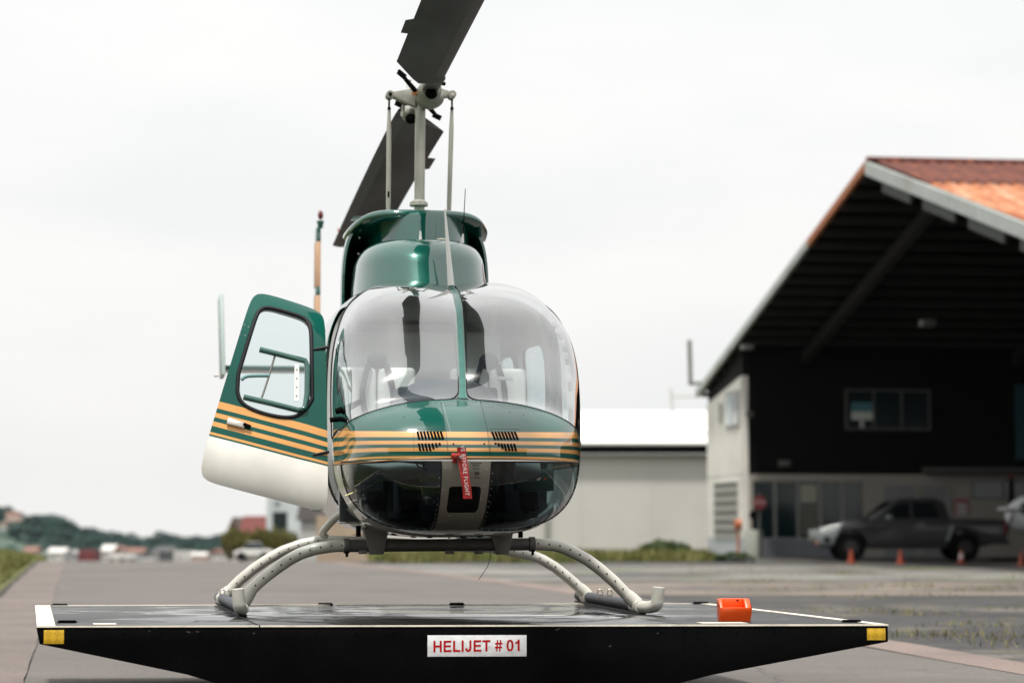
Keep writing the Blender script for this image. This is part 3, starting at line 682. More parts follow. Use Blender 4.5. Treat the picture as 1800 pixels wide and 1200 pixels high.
# body: everything that is not glass, hood or the open doorway
f_body = lambda u, v, w: min(-f_ws(u, v, w), -f_hood(u, v, w), -f_chin(u, v, w), -f_cpan(u, v, w), -f_door(u, v, w), -f_rdoor(u, v, w), -f_rwin(u, v, w), -f_rwin2(u, v, w))
body = cut_part('fuselage', f_body, M_str, (-.006, 0))
liner = cut_part('cabin_liner', lambda u, v, w: min(f_body(u, v, w), v - .85, 3.0 - v), M_liner, (-.05, -.02))
hood = cut_part('nose_hood', f_hood, M_str, (-.006, .0015))
ucp = lambda w: .025 + .05 * max(0, w - 1.19) / .7
for sgn in (-1, 1):
    vs2, fs2 = clip(SV, SF, field(SV, (lambda s_: lambda u, v, w: min(f_ws(u, v, w), (u - ucp(w)) * s_ - .006))(sgn)))
    nv = offset_shell(vs2, fs2, 1.) - np.array(vs2); nv *= np.sign(-nv[:, 1:2] + 1e-9) if False else (1 if nv[:, 1].mean() < 0 else -1)
    def bul(p):
        a = abs(p[0] - ucp(p[2])); t = min(1, max(0, WBASE(*p) / .16)); t = t * t * (3 - 2 * t); t2 = min(1, max(0, (POST(*p)) / .2)); return .036 * max(0, 1 - ((a - .3) / .3) ** 2) * t * t2 * (3 - 2 * t2) * t2
    mb = MB(); mb.v = [tuple(np.array(p) + nv[i] * bul(p)) for i, p in enumerate(vs2)]; mb.f = fs2; ws = mb.build('windshield', M_wind, heli, smooth=60)
    rim('windshield_seal', (lambda s_: lambda u, v, w: min(f_ws(u, v, w), (u - ucp(w)) * s_ - .016))(sgn), .005, M_rubber, ws)
    cw = cut_part('chin_window', (lambda s_: lambda u, v, w: min(f_chin(u, v, w), u * s_))(sgn), M_chin, None)
    rim('chin_window_seal', (lambda s_: lambda u, v, w: min(f_chin(u, v, w), u * s_))(sgn), .0045, M_rubber, cw)
cpan = cut_part('chin_panel', lambda u, v, w: min(f_cpan(u, v, w), -smin([.085 - abs(u), w - .575, .715 - w], .006) if v < .6 else f_cpan(u, v, w)), M_chinp, (-.004, .002))
cut_part('landing_light', lambda u, v, w: min(smin([.085 - abs(u), w - .575, .715 - w], .006), .6 - v), M_light, None, parent=cpan)
MB().box(-.09, .09, .24, .42, .56, .72).build('light_recess', mat('recess_brown', (.03, .022, .017), .6), cpan)
# doors
door = cut_part('cabin_door', lambda u, v, w: min(f_door(u, v, w), -f_dwin(u, v, w)), M_door, (-.03, .001), label='front left cabin door swung wide open')
wd = cut_part('door_window', lambda u, v, w: min(f_dwin(u, v, w), -u), M_side, None, parent=door)
rim('window_seal', lambda u, v, w: min(f_dwin(u, v, w) + .004, -u), .012, M_rubber, door)
rdoor = cut_part('cabin_door', lambda u, v, w: min(f_rdoor(u, v, w), -f_dwin(u, v, w)), M_str, (-.03, .001), label='front right cabin door, closed')
cut_part('door_window', lambda u, v, w: min(f_dwin(u, v, w), u), M_side, None, parent=rdoor)
rim('window_seal', lambda u, v, w: min(f_dwin(u, v, w), u), .008, M_rubber, rdoor)
for ff in (f_rwin, f_rwin2):
    for sgn in (-1, 1):
        cut_part('side_window', (lambda s_, g: lambda u, v, w: min(g(u, v, w), u * s_))(sgn, ff), M_side, None)
def skin_u(v, w, side=-1, off=0.):
    h_ = bv.ray_cast(Vector((side * 3, v, w)), Vector((-side, 0, 0))); return h_[0].x + side * off
def dpt(v, w, off=0.): return np.array([skin_u(v, w, -1, off), v, w])
c15, s15 = math.cos(R(15.4)), math.sin(R(15.4))
def dpx(x, y, off=.004):   # pixel on the open door -> point of the closed door
    dx, dy = x - 571, y - 761
    return dpt(HV + .02 - (dx * c15 + dy * s15) / 317., 1.025 + (dx * s15 - dy * c15) / 317. * 1., off)
mb = MB(); mb.tube([dpx(452, 607, .012), dpx(495, 618, .012), dpx(533, 628, .012), dpx(537, 640, .012), dpx(536, 690, .012), dpx(532, 718, .012), dpx(520, 721, .012), dpx(470, 708, .012), dpx(424, 697, .012)], .017, 8, smooth=False)
mb.build('vent_window_frame', M_green, door, smooth=50)
mb = MB(); mb.tube([dpx(479, 618), dpx(466, 665), dpx(456, 697)], .006, 8); mb.build('vent_slider_edge', M_greyp, door, smooth=50)
mb = MB()
p0, p1 = dpx(518, 636, .008), dpx(517, 702, .008); dd = (p1 - p0) / np.linalg.norm(p1 - p0); mb.obox((p0 + p1) / 2, dd, np.cross(dd, (1., 0, 0)), (1, 0, 0), .11, .013, .002); mb.build('vent_latch_strip', M_white, door)
for k in range(4): MB().ball(p0 * (1 - (k + .5) / 4) + p1 * (k + .5) / 4 + np.array([-.003, 0, 0]), .005, 8, 5).build('screw', M_metal, door)
mb = MB(); mb.tube([dpx(420, 664), dpx(432, 657), dpx(470, 656)], .010, 8); mb.build('inner_pull_strap', mat('teal_strap', (.12, .25, .25), .6), door, smooth=50)
hp = dpx(411, 746, .012); mb = MB(); mb.obox(hp, (0, 1, 0), (0, 0, 1), (1, 0, 0), .052, .019, .009); mb.build('door_handle', M_metal, door, bevel=.008)
mb = MB(); mb.obox(hp + np.array([-.006, -.062, .002]), (0, 1, .12), (0, -.12, 1), (1, 0, 0), .022, .010, .006); mb.build('handle_recess', M_blackm, door, bevel=.003)
for (a, b_) in (((425, 558), (0, 0)), ((432, 562), 0), ((417, 577), 0), ((426, 579), 0)):
    MB().ball(dpx(a[0], a[1], .001), .004, 8, 5).build('screw', M_metal, door)
for py in (597, 795):   # hinges
    a = dpx(574, py + 2, .008); b_ = dpx(545, py + 8, .004)
    mb = MB(); mb.tube([a, b_], [.010, .005], 8, smooth=False); mb.build('hinge', M_rubber, door)
ax = Vector((0, math.sin(R(15.9)), math.cos(R(15.9)))); hpnt = Vector((skin_u(HV, 1.0, -1, .012), HV, 1.0))
door.matrix_local = Matrix.Translation(hpnt) @ Matrix.Rotation(R(88), 4, ax) @ Matrix.Translation(-hpnt)

# centre post with rivets, hood seams
cp = []
for k in range(24):
    w = 1.19 + (1.905 - 1.19) * (k / 23)
    p, nrm = onsurf(ucp(w), w, 0); cp.append((p, nrm))
mb = MB(); L_, R_ = [], []
P = []
for p, nrm in cp: P.append([p + np.array([x, 0, 0]) + nrm * (.004 if abs(x) < .023 else -.012) for x in (-.026, -.022, 0, .022, .026)])
mb.grid(P).build('centre_post', M_post, heli, smooth=50)
mb = MB()
for i in range(62):
    w = 1.20 + .69 * i / 61; p, nrm = onsurf(ucp(w), w, 0)
    for x in (-.017, .017): mb.ball(p + np.array([x, 0, 0]) + nrm * .0045, .0028, 6, 4)
mb.build('rivet_rows', M_metal, heli, smooth=60, kind='stuff')
def pxline(name, pts, r, m, parent, off=.002, n=6):
    P = []
    for i in range(len(pts) - 1):
        for k in range(8):
            t = k / 8; x = pts[i][0] * (1 - t) + pts[i + 1][0] * t; y = pts[i][1] * (1 - t) + pts[i + 1][1] * t
            q = pixsurf(x, y, off)
            if q is not None: P.append(q[0])
    q = pixsurf(*pts[-1], off)
    if q is not None: P.append(q[0])
    if len(P) < 2: return None
    mb = MB(); mb.tube(P, r, n, smooth=False); return mb.build(name, m, parent, smooth=60)
M_seam = mat('seam_shadow_gap', (.01, .02, .018), .6)
pxline('hood_seam', [(775, 706), (784, 757), (788, 800)], .0012, M_seam, hood)
pxline('hood_seam', [(845, 706), (857, 757), (861, 800)], .0012, M_seam, hood)
pxline('hood_lower_trim', [(584, 816), (640, 812), (720, 806), (800, 804), (880, 805), (960, 808), (1014, 811)], .0035, mat('bronze_trim', (.30, .15, .05), .4, .3), hood, .002, 8)
mb = MB()
for i in range(16):
    q = pixsurf(778 + i * .9, 708 + i * 3.4, .002)
    if q is not None: mb.ball(q[0], .0026, 6, 4)
mb.build('hood_rivets', M_white, hood, smooth=60, kind='stuff')
me_slot = None
def slot(px, py, h_):
    q = pixsurf(px, py, .002)
    if q is None: return
    p, nrm = q; upv = np.array([-.06, 0, 1.]); x = np.cross(upv, nrm); x /= np.linalg.norm(x); y = np.cross(nrm, x)
    y = y - x * .17; y /= np.linalg.norm(y)
    mb = MB(); mb.obox(p, x, y, nrm, .0056, h_ / 2, .0016); mb.build('vent_slot', M_blackm, hood)
for k in range(8):
    slot(735.5 + k * 5.9, 765.5, .052); slot(867.5 + k * 5.7, 766, .050)
for k in range(7):
    slot(737.5 + k * 5.9, 785.5 - max(0, k - 3) * 1.6, .040 - max(0, k - 3) * .008); slot(871 + k * 5.7, 786 - max(0, 3 - k) * 2.2, .040 - max(0, 3 - k) * .010)
for (x0, x1) in ((727, 784), (861, 914)):
    pxline('vent_panel_edge', [(x0, 754), (x1, 754.5)], .0007, M_seam, hood); pxline('vent_panel_edge', [(x0, 754), (x0 + 1, 800)], .0007, M_seam, hood)
for (x, y) in ((797, 780), (851, 780), (896, 725), (920, 730), (710, 733)):
    q = pixsurf(x, y, .0015); MB().ball(q[0], .005 if y > 750 else .003, 8, 5).build('camloc', M_blackm, hood)
def rivets_along(name, f, inset, step, r, m, parent, keep=lambda p: True):
    vs2, fs2 = clip(SV, SF, field(SV, lambda u, v, w: f(u, v, w) - inset)); L = np.array(max(rim_loops(vs2, fs2), key=len))
    s_ = np.r_[0, np.cumsum(np.linalg.norm(np.diff(L, axis=0), axis=1))]; mb = MB()
    for t in np.arange(0, s_[-1], step):
        p = np.array([np.interp(t, s_, L[:, k]) for k in range(3)])
        if not keep(p): continue
        near = bv.find_nearest(Vector(p)); nn_ = np.array(near[1]); nn_ = nn_ * (1 if nn_.dot(p - np.array([0, 1.2, 1.1])) > 0 else -1); mb.ball(p + nn_ * .0022, r, 6, 4)
    return mb.build(name, m, parent, smooth=60, kind='stuff')
M_riv = mat('rivet_green', (.03, .14, .11), .3, coat=.8)
rivets_along('hood_edge_rivets', f_hood, .012, .022, .0024, M_riv, hood, lambda p: p[2] > .87)
for cwn, sg in ((-1, -1), (1, 1)):
    rivets_along('chin_rim_screws', (lambda s_: lambda u, v, w: min(f_chin(u, v, w), u * s_))(sg), .010, .045, .0022, M_metal, heli, lambda p: p[2] < .8)
# chin panel print
def print_at(body, px, py, size, m, parent):
    q, nrm = pixsurf(px, py, .004); x = np.cross(np.array([0, 0, 1.]), nrm); x /= np.linalg.norm(x); y = np.cross(nrm, x)
    o = text_mesh('lettering', body, size, m, parent, (0, 0, 0), (0, 0, 0), bold=.0004)
    o.matrix_local = Matrix(((x[0], y[0], nrm[0], q[0]), (x[1], y[1], nrm[1], q[1]), (x[2], y[2], nrm[2], q[2]), (0, 0, 0, 1)))
print_at('28', 838, 831.5, .026, M_textk, cpan)
for (x, y, w_) in ((836, 813, .052), (836, 817, .034), (837, 823, .032), (838, 838.5, .030)):
    q, nrm = pixsurf(x, y, .0035); xx = np.cross(np.array([0, 0, 1.]), nrm); xx /= np.linalg.norm(xx)
    mb = MB()
    k = -w_ / 2
    while k < w_ / 2:
        l = random.uniform(.004, .009); mb.obox(q + xx * (k + l / 2), xx, np.cross(nrm, xx), nrm, l / 2, .0022, .0004); k += l + .0022
    mb.build('print_line', M_textk, cpan)
for (x, y) in ((783, 822), (792, 843), (855, 824), (850, 854), (778, 860), (845, 875), (790, 905), (830, 908)):
    q = pixsurf(x, y, .003)
    if q: MB().ball(q[0], .003, 6, 4).build('screw', M_metal, cpan)
# pitot tubes under the hood lip
for px in (799, 806):
    q, nrm = pixsurf(px, 802, 0); mb = MB(); mb.tube([q + np.array([0, .02, 0]), q + np.array([0, -.09, -.005])], [.012, .008], 10, smooth=False); mb.build('pitot_tube', M_redg if px == 799 else M_metal, heli, smooth=40)
# belly fittings
bel = [(650, 905), (690, 928)]
for (x0, x1, xb0, xb1) in ((637, 683, 650, 674), (857, 903, 872, 893)):
    v0 = 1.22; mb = MB(); a, b_, c, d = HL(x0, 936, v0), HL(x1, 936, v0), HL(xb1, 974, v0), HL(xb0, 974, v0)
    mb.prism([(a[0], a[2] + .03), (b_[0], b_[2] + .03), (c[0], c[2]), (d[0], d[2])], 1.19, 1.30); mb.build('gear_saddle', M_greyp, heli, bevel=.006)
for (x, y, r) in ((630, 939, .014), (915, 941, .014), (803, 940, .01), (790, 944, .008)):
    p = HL(x, y, 1.1); mb = MB(); mb.tube([p + np.array([0, 0, .05]), p + np.array([.0, 0, -.012])], r, 8, smooth=False); mb.build('belly_drain', M_blackm if r > .012 else M_metal, heli)
p = [HL(863, 968, 1.3), HL(859, 990, 1.3), HL(850, 1006, 1.3), HL(841, 1018, 1.3)]
mb = MB(); mb.tube(p, .0018, 6); mb.build('static_wire', M_blackm, heli)
for (x, y) in ((700, 942), (760, 946), (820, 943), (840, 947), (735, 938)):
    h_ = bv.ray_cast(Vector((HL(x, y, .9)[0], .9 + random.uniform(-.1, .3), -1)), Vector((0, 0, 1))); MB().ball(tuple(h_[0]), (.02, .012, .006), 8, 5).build('belly_fastener', M_blackm, heli)
# step tube on the left flank
mb = MB(); mb.tube([HL(607, 898, 1.15), HL(590, 910, 1.2), HL(574, 926, 1.25), HL(567, 937, 1.28), HL(575, 943, 1.3)], [.017, .020, .022, .022, .014], 10); mb.build('step_tube', M_skid, heli, smooth=50)
pxline('flank_seam', [(560, 880), (572, 905)], .001, M_seam, heli); 
mb = MB()
for k in range(4): 
    q = pixsurf(590, 868 + k * 4, .002)
    if q: mb.obox(q[0], (0, 1, 0), (0, 0, 1), (1, 0, 0), .03, .002, .002)
if mb.v: mb.build('flank_louver', M_blackm, heli)

# landing gear
VF, VR = 1.24, 2.98
Lf = [(610, 959), (587, 959), (555, 964), (529, 972), (507, 984), (482, 1001), (458, 1020), (441, 1036), (424, 1059)]
Rf = [(935, 956), (943, 956), (978, 958), (1004, 968), (1032, 983), (1055, 1000), (1079, 1021), (1102, 1045), (1120, 1063)]
def fl(L, v, r): return [HL(x, y, v) for x, y in L]
LFp, RFp = fl(Lf, VF, 0), fl(Rf, VF, 0)
# make the two legs of a tube alike: mirrored means of both sides
def sym(Lp, Rp):
    out = []
    n_ = 24
    def res(P):
        P = np.array(P); s = np.r_[0, np.cumsum(np.linalg.norm(np.diff(P, axis=0), axis=1))]; return np.array([[np.interp(t, s, P[:, k]) for k in range(3)] for t in np.linspace(0, s[-1], n_)])
    return res(Lp), res(Rp)
A, B = sym(LFp, RFp)
SKZ = .036
def crosstube(Lp, Rp, v, r=.0345, clampx=.5):
    A, B = sym(Lp, Rp)
    t = link('cross_tube', MB().tube(list(A[::-1]) + list(B), r, 16, smooth=False).mesh('cross_tube', M_skid, 50), heli)
    mb = MB()
    for P in (A, B):
        for i in range(1, 23, 2):
            mb.ball(P[i] + np.array([0, -r * .99, .004]), .0052, 6, 4)
    mb.build('rivets', M_blackm, t, kind='stuff')
    return t
ct = crosstube(LFp, RFp, VF)
a, b_ = LFp[0], RFp[0]
MB().tube([a, b_], .0355, 16, smooth=False).build('belly_cross_beam', M_dkgrey, heli, smooth=50)
for (x, y) in ((609, 959), (935, 956)):
    p = HL(x, y, VF); d = 1
    mb = MB(); mb.tube([p + np.array([-.016, 0, 0]), p + np.array([.016, 0, 0])], .043, 16, smooth=False); cl_ = mb.build('tube_clamp', M_dkgrey, heli, smooth=40)
    MB().tube([p + np.array([0, -.03, -.03]), p + np.array([0, -.03, -.062])], .008, 8, smooth=False).build('clamp_bolt', M_blackm, cl_)
for x in (638, 790, 841):
    p = HL(x, 970, VF - .02); MB().box(p[0] - .025, p[0] + .025, p[1] - .02, p[1] + .02, p[2] - .01, p[2] + .012).build('tube_bumper', M_greyp, heli, bevel=.004)
Lr = [(568, 949), (531, 956), (497, 968), (470, 983), (445, 1000), (421, 1020), (404, 1037), (391, 1053)]
Rr = [(880, 963), (901, 969), (929, 974), (953, 983), (978, 998), (999, 1015), (1018, 1032), (1033, 1049)]
LRp, RRp = fl(Lr, VR, 0), fl(Rr, VR, 0)
crosstube(LRp, RRp, VR)
for (P1, P2, toe, sgn) in ((LFp[-1], LRp[-1], (421, 1064), -1), (RFp[-1], RRp[-1], (1152, 1063), 1)):
    uf, ur = P1[0], P2[0]
    sl = (ur - uf) / (VR - VF)
    ux = lambda v: uf + sl * (v - VF)
    sk = MB(); vv = [VF + .10, VF + .3, VR + .0, VR + .35]
    sk.tube([(ux(v), v, SKZ + .01) for v in vv], .033, 14, smooth=False); sko = sk.build('skid', M_grip, heli, smooth=50)
    MB().tube([(ux(v), v, SKZ + .008) for v in (VF - .12, VF + .11)], .036, 14, smooth=False).build('skid_front_sleeve', M_skid, sko, smooth=50)
    MB().tube([(ux(v), v, SKZ + .008) for v in (VR - .06, VR + .12)], .0375, 14, smooth=False).build('skid_rear_sleeve', M_skid, sko, smooth=50)
    mb = MB(); mb.box(-.022, .022, 0, VR + .4 - VF + .16, 0, .012); mb.v = [(ux(VF - .16) + x + sl * y, VF - .16 + y, z + .001) for x, y, z in mb.v]; mb.build('skid_shoe', M_rubber, sko)
    # upturned toe
    tv = VF - .20; tu = HL(*toe, tv)[0]
    mb = MB(); mb.tube([(ux(VF - .1), VF - .10, SKZ + .008), (tu * .5 + ux(VF - .14) * .5, VF - .17, SKZ + .006), (tu, tv - .02, SKZ + .022), (tu + .006 * sgn, tv - .03, .09), (tu + .012 * sgn, tv - .035, .158)], [.035, .036, .037, .036, .036], 14, sub=5)
    mb.build('skid_toe', M_skid, sko, smooth=40)
    # leg socket saddles
    for P_, v in ((P1, VF), (P2, VR)):
        other = (LFp if sgn < 0 else RFp) if v == VF else (LRp if sgn < 0 else RRp)
        q = np.array(other[-2]); mb = MB(); e = np.array([ux(v), v, SKZ + .02]); q = e + (q - e) * min(1, .20 / np.linalg.norm(q - e))
        mb.tube([e, e + (q - e) * .5, q], [.040, .041, .039], 14, smooth=False); mb.build('leg_socket', M_skid, sko, smooth=50)
rings = [(1055, 1041, 1.9), (1072, 1041, 1.8)]
for (x, y, v) in rings + [(391, 1041, 2.85), (399, 1042, 2.8)]:
    p = HL(x, y, v); mb = MB(); mb.tube([p + np.array([.016 * math.cos(t), 0, .02 * math.sin(t)]) for t in np.linspace(-1.2, 4.3, 12)], .005, 6, smooth=False); mb.obox(p + np.array([0, 0, -.02]), (1, 0, 0), (0, 1, 0), (0, 0, 1), .014, .012, .010); mb.build('shackle', M_metal, heli, smooth=50)

# ---- cabin roof fairings
def loft(stations, n, name, m, parent=heli, zbase=None, thick=None, smooth=40, m2=None, cap=True, pw=3.2, nseg=40, **k):
    P = []
    for (v, h_, w0, w1) in stations:
        r_ = []
        for i in range(nseg + 1):
            t = math.pi * i / nseg; c, s = math.cos(t), math.sin(t)
            r_.append((h_ * math.copysign(abs(c) ** (2 / pw), c), v, w0 + (w1 - w0) * abs(s) ** (2 / pw)))
        P.append(r_)
    mb = MB(); mb.grid(P)
    if cap: mb.f.append(tuple(range(nseg + 1))[::-1]); b0 = (len(P) - 1) * (nseg + 1); mb.f.append(tuple(b0 + i for i in range(nseg + 1)))
    return mb.build(name, m, parent, smooth=smooth, **k)
def ringpod(name, cx, rows, m, n_=64, pw=2.5, **k):
    mb = MB(); G = []
    for (z, a_, vf, vb) in rows:
        cy = max(vf + .3, 2.1); r_ = []
        for i in range(n_):
            t = 2 * math.pi * i / n_; c, s_ = math.cos(t), math.sin(t)
            r_.append((cx + a_ * math.copysign(abs(c) ** (2 / pw), c), cy + ((vb - cy) if s_ > 0 else (cy - vf)) * math.copysign(abs(s_) ** (2 / pw), s_), z))
        G.append(r_ + [r_[0]])
    mb.grid(G); mb.f.append(tuple((len(rows) - 1) * (n_ + 1) + i for i in range(n_)))
    return mb.build(name, m, heli, smooth=50, **k)
rows = [(1.84, .405, 1.33, 2.9), (1.95, .400, 1.385, 2.9), (2.05, .390, 1.44, 2.9)]
for k in range(1, 9):
    t = k / 8 * math.pi / 2; rows.append((2.05 + .165 * math.sin(t), .390 - .13 * (1 - math.cos(t)), 1.44 + .05 * math.sin(t) + .22 * (1 - math.cos(t)), 2.9 - .1 * (1 - math.cos(t))))
rows.append((2.222, .15, 1.9, 2.6))
lower = ringpod('roof_fairing', -.02, rows, M_green)
# vertical-walled mast fairing
def pod(name, cx, cy, a, bf, bb, z0, z1, m, n_=48, pw=2.3, **k):
    mb = MB(); rings_ = []
    for z, s_ in ((z0, 1), (z1 - .02, 1), (z1, .985)):
        r_ = []
        for i in range(n_):
            t = 2 * math.pi * i / n_; c, s = math.cos(t), math.sin(t)
            r_.append((cx + a * s_ * math.copysign(abs(c) ** (2 / pw), c), cy + (bb if s > 0 else bf) * s_ * math.copysign(abs(s) ** (2 / pw), s), z))
        rings_.append(r_ + [r_[0]])
    mb.grid(rings_); mb.f.append(tuple(2 * (n_ + 1) + i for i in range(n_))); mb.f.append(tuple(range(n_))[::-1])
    return mb.build(name, m, heli, smooth=40, **k)
pod('mast_fairing', .03, 2.75, .335, .72, .5, 1.9, 2.42, M_green)
# engine cowl: a thick hoop open at the front
def hoop(h_, w1, v, nseg=48, pw=4.2, w0=1.82):
    r_ = []
    for i in range(nseg + 1):
        t = math.pi * i / nseg; c, s = math.cos(t), math.sin(t); r_.append((h_ * math.copysign(abs(c) ** (2 / pw), c), v, w0 + (w1 - w0) * abs(s) ** (2 / pw)))
    return r_
mb = MB(); mb.grid([hoop(.33, 2.38, 3.2), hoop(.435, 2.425, 2.42), hoop(.448, 2.438, 2.385), hoop(.462, 2.452, 2.39), hoop(.468, 2.46, 2.44), hoop(.415, 2.455, 2.8), hoop(.345, 2.40, 3.3), hoop(.26, 2.30, 4.0), hoop(.2, 2.15, 4.7), hoop(.14, 2.0, 5.3)])
cowl = mb.build('engine_cowl', M_green, heli, smooth=45)
mb = MB(); mb.grid([hoop(.325, 2.37, 3.15), hoop(.430, 2.42, 2.44)]); mb.f.append(tuple(range(49))); mb.build('intake_duct', M_blackm, cowl, smooth=40)
MB().box(-.32, .32, 2.45, 3.14, 1.86, 1.93).build('intake_floor', M_blackm, cowl)
# visor lip over the intake
V_ = []; nx_ = 40
for (dz_, e) in ((-.045, .86), (-.02, .985), (.0, 1.0), (.018, .985), (.028, .95), (.036, .80)):
    r_ = []
    for i in range(nx_ + 1):
        t = math.pi + math.pi * i / nx_; c, s = math.cos(t), math.sin(t)
        r_.append((.015 + .455 * e * math.copysign(abs(c) ** .62, c), 2.62 + .56 * e * -abs(s) ** .8, 2.415 + dz_ - .085 * abs(c) ** 4))
    V_.append(r_)
lipb = MB().grid(V_)
lipb.f.append(tuple(5 * (nx_ + 1) + i for i in range(nx_ + 1))); lipb.f.append(tuple(range(nx_ + 1))[::-1])
lip = lipb.build('intake_visor', M_green, heli, smooth=50)
MB().grid([[(-.38 + .80 * i / 12, v, 2.447 + .006 * math.cos((i - 6) / 6)) for i in range(13)] for v in (2.5, 2.75)]).build('visor_top', M_green, heli, smooth=50)
for (x, y) in ((632, 418), (630, 446), (621, 487)):
    MB().ball(HL(x, y, 2.36), .006, 8, 5).build('screw', M_white, cowl)
# antennas
def cone(name, a, b_, r0, r1, m, v, vb=None, n=10):
    p, q = HL(*a, v), HL(*b_, vb or v); mb = MB(); mb.tube([p, q], [r0, r1], n, smooth=False); return mb.build(name, m, heli, smooth=50)
cone('whip_antenna', (793, 503), (782, 368), .020, .0045, M_white, 1.22, 1.30, 12)
an = cone('whip_antenna', (814, 412), (818, 332), .003, .0022, M_blackm, 1.8); cone('antenna_base', (812, 430), (814, 411), .014, .004, M_white, 1.8)
cone('temperature_probe', (763, 495), (766, 479), .006, .004, M_blackm, 1.45)
p = HL(739, 424, 1.78); mb = MB(); mb.box(-.048, .048, -.02, .02, -.004, .006); mb.tube([(0, 0, 0), (0, 0, .062)], [.010, .005], 8, smooth=False); mb.v = [tuple(p + np.array(q)) for q in mb.v]; mb.build('blade_antenna', M_white, heli, smooth=40)
p = HL(776, 422, 1.82); mb = MB(); mb.ball(p, (.035, .035, .011), 16, 6); mb.build('gps_antenna', M_cream, heli, smooth=60)

# ---- rotor
VM = 2.86
base = HL(737, 372, VM); top = HL(739, 172, VM)
mast = MB().tube([base + np.array([0, 0, -.1]), top], .034, 20, smooth=False).build('mast', M_mast, heli, smooth=50)
p = HL(736, 357, VM); mb = MB(); mb.tube([p + np.array([0, 0, z]) for z in (-.022, -.018, -.004, 0, .008, .018)], [.052, .060, .060, .050, .050, .038], 20, smooth=False); col = mb.build('mast_collar', M_mast, mast, smooth=40)
for a in range(0, 360, 45): MB().tube([p + np.array([.052 * math.cos(R(a)), .052 * math.sin(R(a)), -.022]), p + np.array([.052 * math.cos(R(a)), .052 * math.sin(R(a)), .004])], .007, 6, smooth=False).build('bolt', M_hub, mast)
for (xt, xb, v) in ((684, 682.5, VM), (794.5, 789, VM)):
    a = HL(xt, 190, v); b_ = HL(xb, 374, v); mb = MB()
    d = b_ - a
    mb.tube([a, a + d * .12, a + d * .2, a + d * .9, b_ + d * .05], [.009, .0125, .0155, .0155, .013], 12, smooth=False); pl_ = mb.build('pitch_link', M_mast, heli, smooth=40)
    MB().tube([a + np.array([0, 0, .075]), a + np.array([0, 0, -.012])], .0065, 8, smooth=False).build('rod_end', M_blackm, pl_)
    MB().tube([a + np.array([0, 0, .004]), a + np.array([0, 0, -.014])], .011, 10, smooth=False).build('lock_nut', M_blackm, pl_)
    if xt < 700:
        t1 = HL(682.5, 342, v); MB().box(t1[0] - .006, t1[0] + .006, t1[1] - .017, t1[1] - .012, t1[2] - .018, t1[2] + .018).build('tape_mark', M_blackm, pl_)
hub = empty('rotor_hub', (0, 0, 0)); hub.parent = heli
c0 = HL(752, 170, VM)
mb = MB(); mb.ball(HL(755, 172, VM - .05), (.095, .12, .075), 20, 12); mb.build('yoke_housing', M_hub, hub, smooth=60)
mb = MB(); f0 = HL(757, 157, VM - .22); mb.tube([f0 + np.array([0, .12, 0]), f0, f0 + np.array([0, -.02, 0])], [.075, .072, .06], 20, smooth=False); mb.build('front_grip_barrel', M_hub, hub, smooth=40)
mb = MB(); f1 = HL(758, 165, VM - .27); mb.ball(f1, (.040, .02, .036), 14, 8); mb.build('grip_bore', M_blackm, hub, smooth=60)
mb = MB(); r0 = HL(722, 200, VM + .15); mb.ball(r0, (.068, .09, .055), 18, 10); mb.build('rear_grip_barrel', M_hub, hub, smooth=60)
mb = MB(); mb.ball(HL(722, 209, VM + .02), (.036, .03, .034), 14, 8); mb.build('grip_bore', M_blackm, hub, smooth=60)
for (dv_, nm) in ((-1, 0), (1, 1)):
    q = HL(750, 165, VM); mb = MB(); mb.prism([(q[0] - .06, q[2] - .02), (q[0] + .05, q[2] - .02), (q[0] + .04, q[2] + .03), (q[0] - .05, q[2] + .03)], VM + dv_ * .08, VM + dv_ * .62); mb.build('blade_grip', M_hub if dv_ > 0 else M_dkgrey, hub, bevel=.012)
# horns
for tip, r1, r2 in (((685, 168), (728, 160), (730, 190)), ((794, 168), (760, 155), (762, 176))):
    t_, a, b_ = HL(*tip, VM), HL(*r1, VM), HL(*r2, VM); up = np.array([0, 0, .012])
    mb = MB(); mb.prism([(t_[0], t_[2] + .018), (a[0], a[2] + .012), (b_[0], b_[2]), (t_[0], t_[2] - .012)], VM - .035, VM + .02); mb.build('pitch_horn', M_hub, hub, bevel=.006)
    mb = MB(); mb.tube([t_ + np.array([-.0, -.045, 0]), t_ + np.array([0, .045, 0])], .026, 12, smooth=False); mb.build('horn_bearing', M_hub, hub, smooth=40)
    mb = MB(); mb.tube([t_ + np.array([0, -.052, 0]), t_ + np.array([0, -.044, 0])], .012, 12, smooth=False); mb.build('bearing_pin', M_metal if tip[0] > 700 else M_blackm, hub, smooth=40)
mb = MB(); p = HL(737, 160, VM + .02); q = HL(755, 178, VM - .14)
mb.obox(HL(732, 163, VM - .1), (1, 0, .35), (0, 1, 0), (-.35, 0, 1), .028, .01, .012); mb.build('orange_tag', mat('orange_tag', (.7, .27, .1), .5), hub, bevel=.003)
mb = MB(); mb.tube([HL(718, 143, VM), HL(718, 162, VM)], .014, 10, smooth=False); mb.ball(HL(718, 141, VM), (.022, .022, .014), 12, 6); mb.build('weight_mast', M_white, hub, smooth=50)
mb = MB(); mb.tube([HL(709, 185, VM), HL(707, 205, VM)], .012, 10, smooth=False); mb.build('drag_brace_bolt', M_hub, hub, smooth=50)
mb = MB(); mb.tube([HL(775, 147, VM - .25), HL(783, 148, VM - .25)], .012, 10, smooth=False); mb.build('blade_bolt', M_blackm, hub, smooth=50)
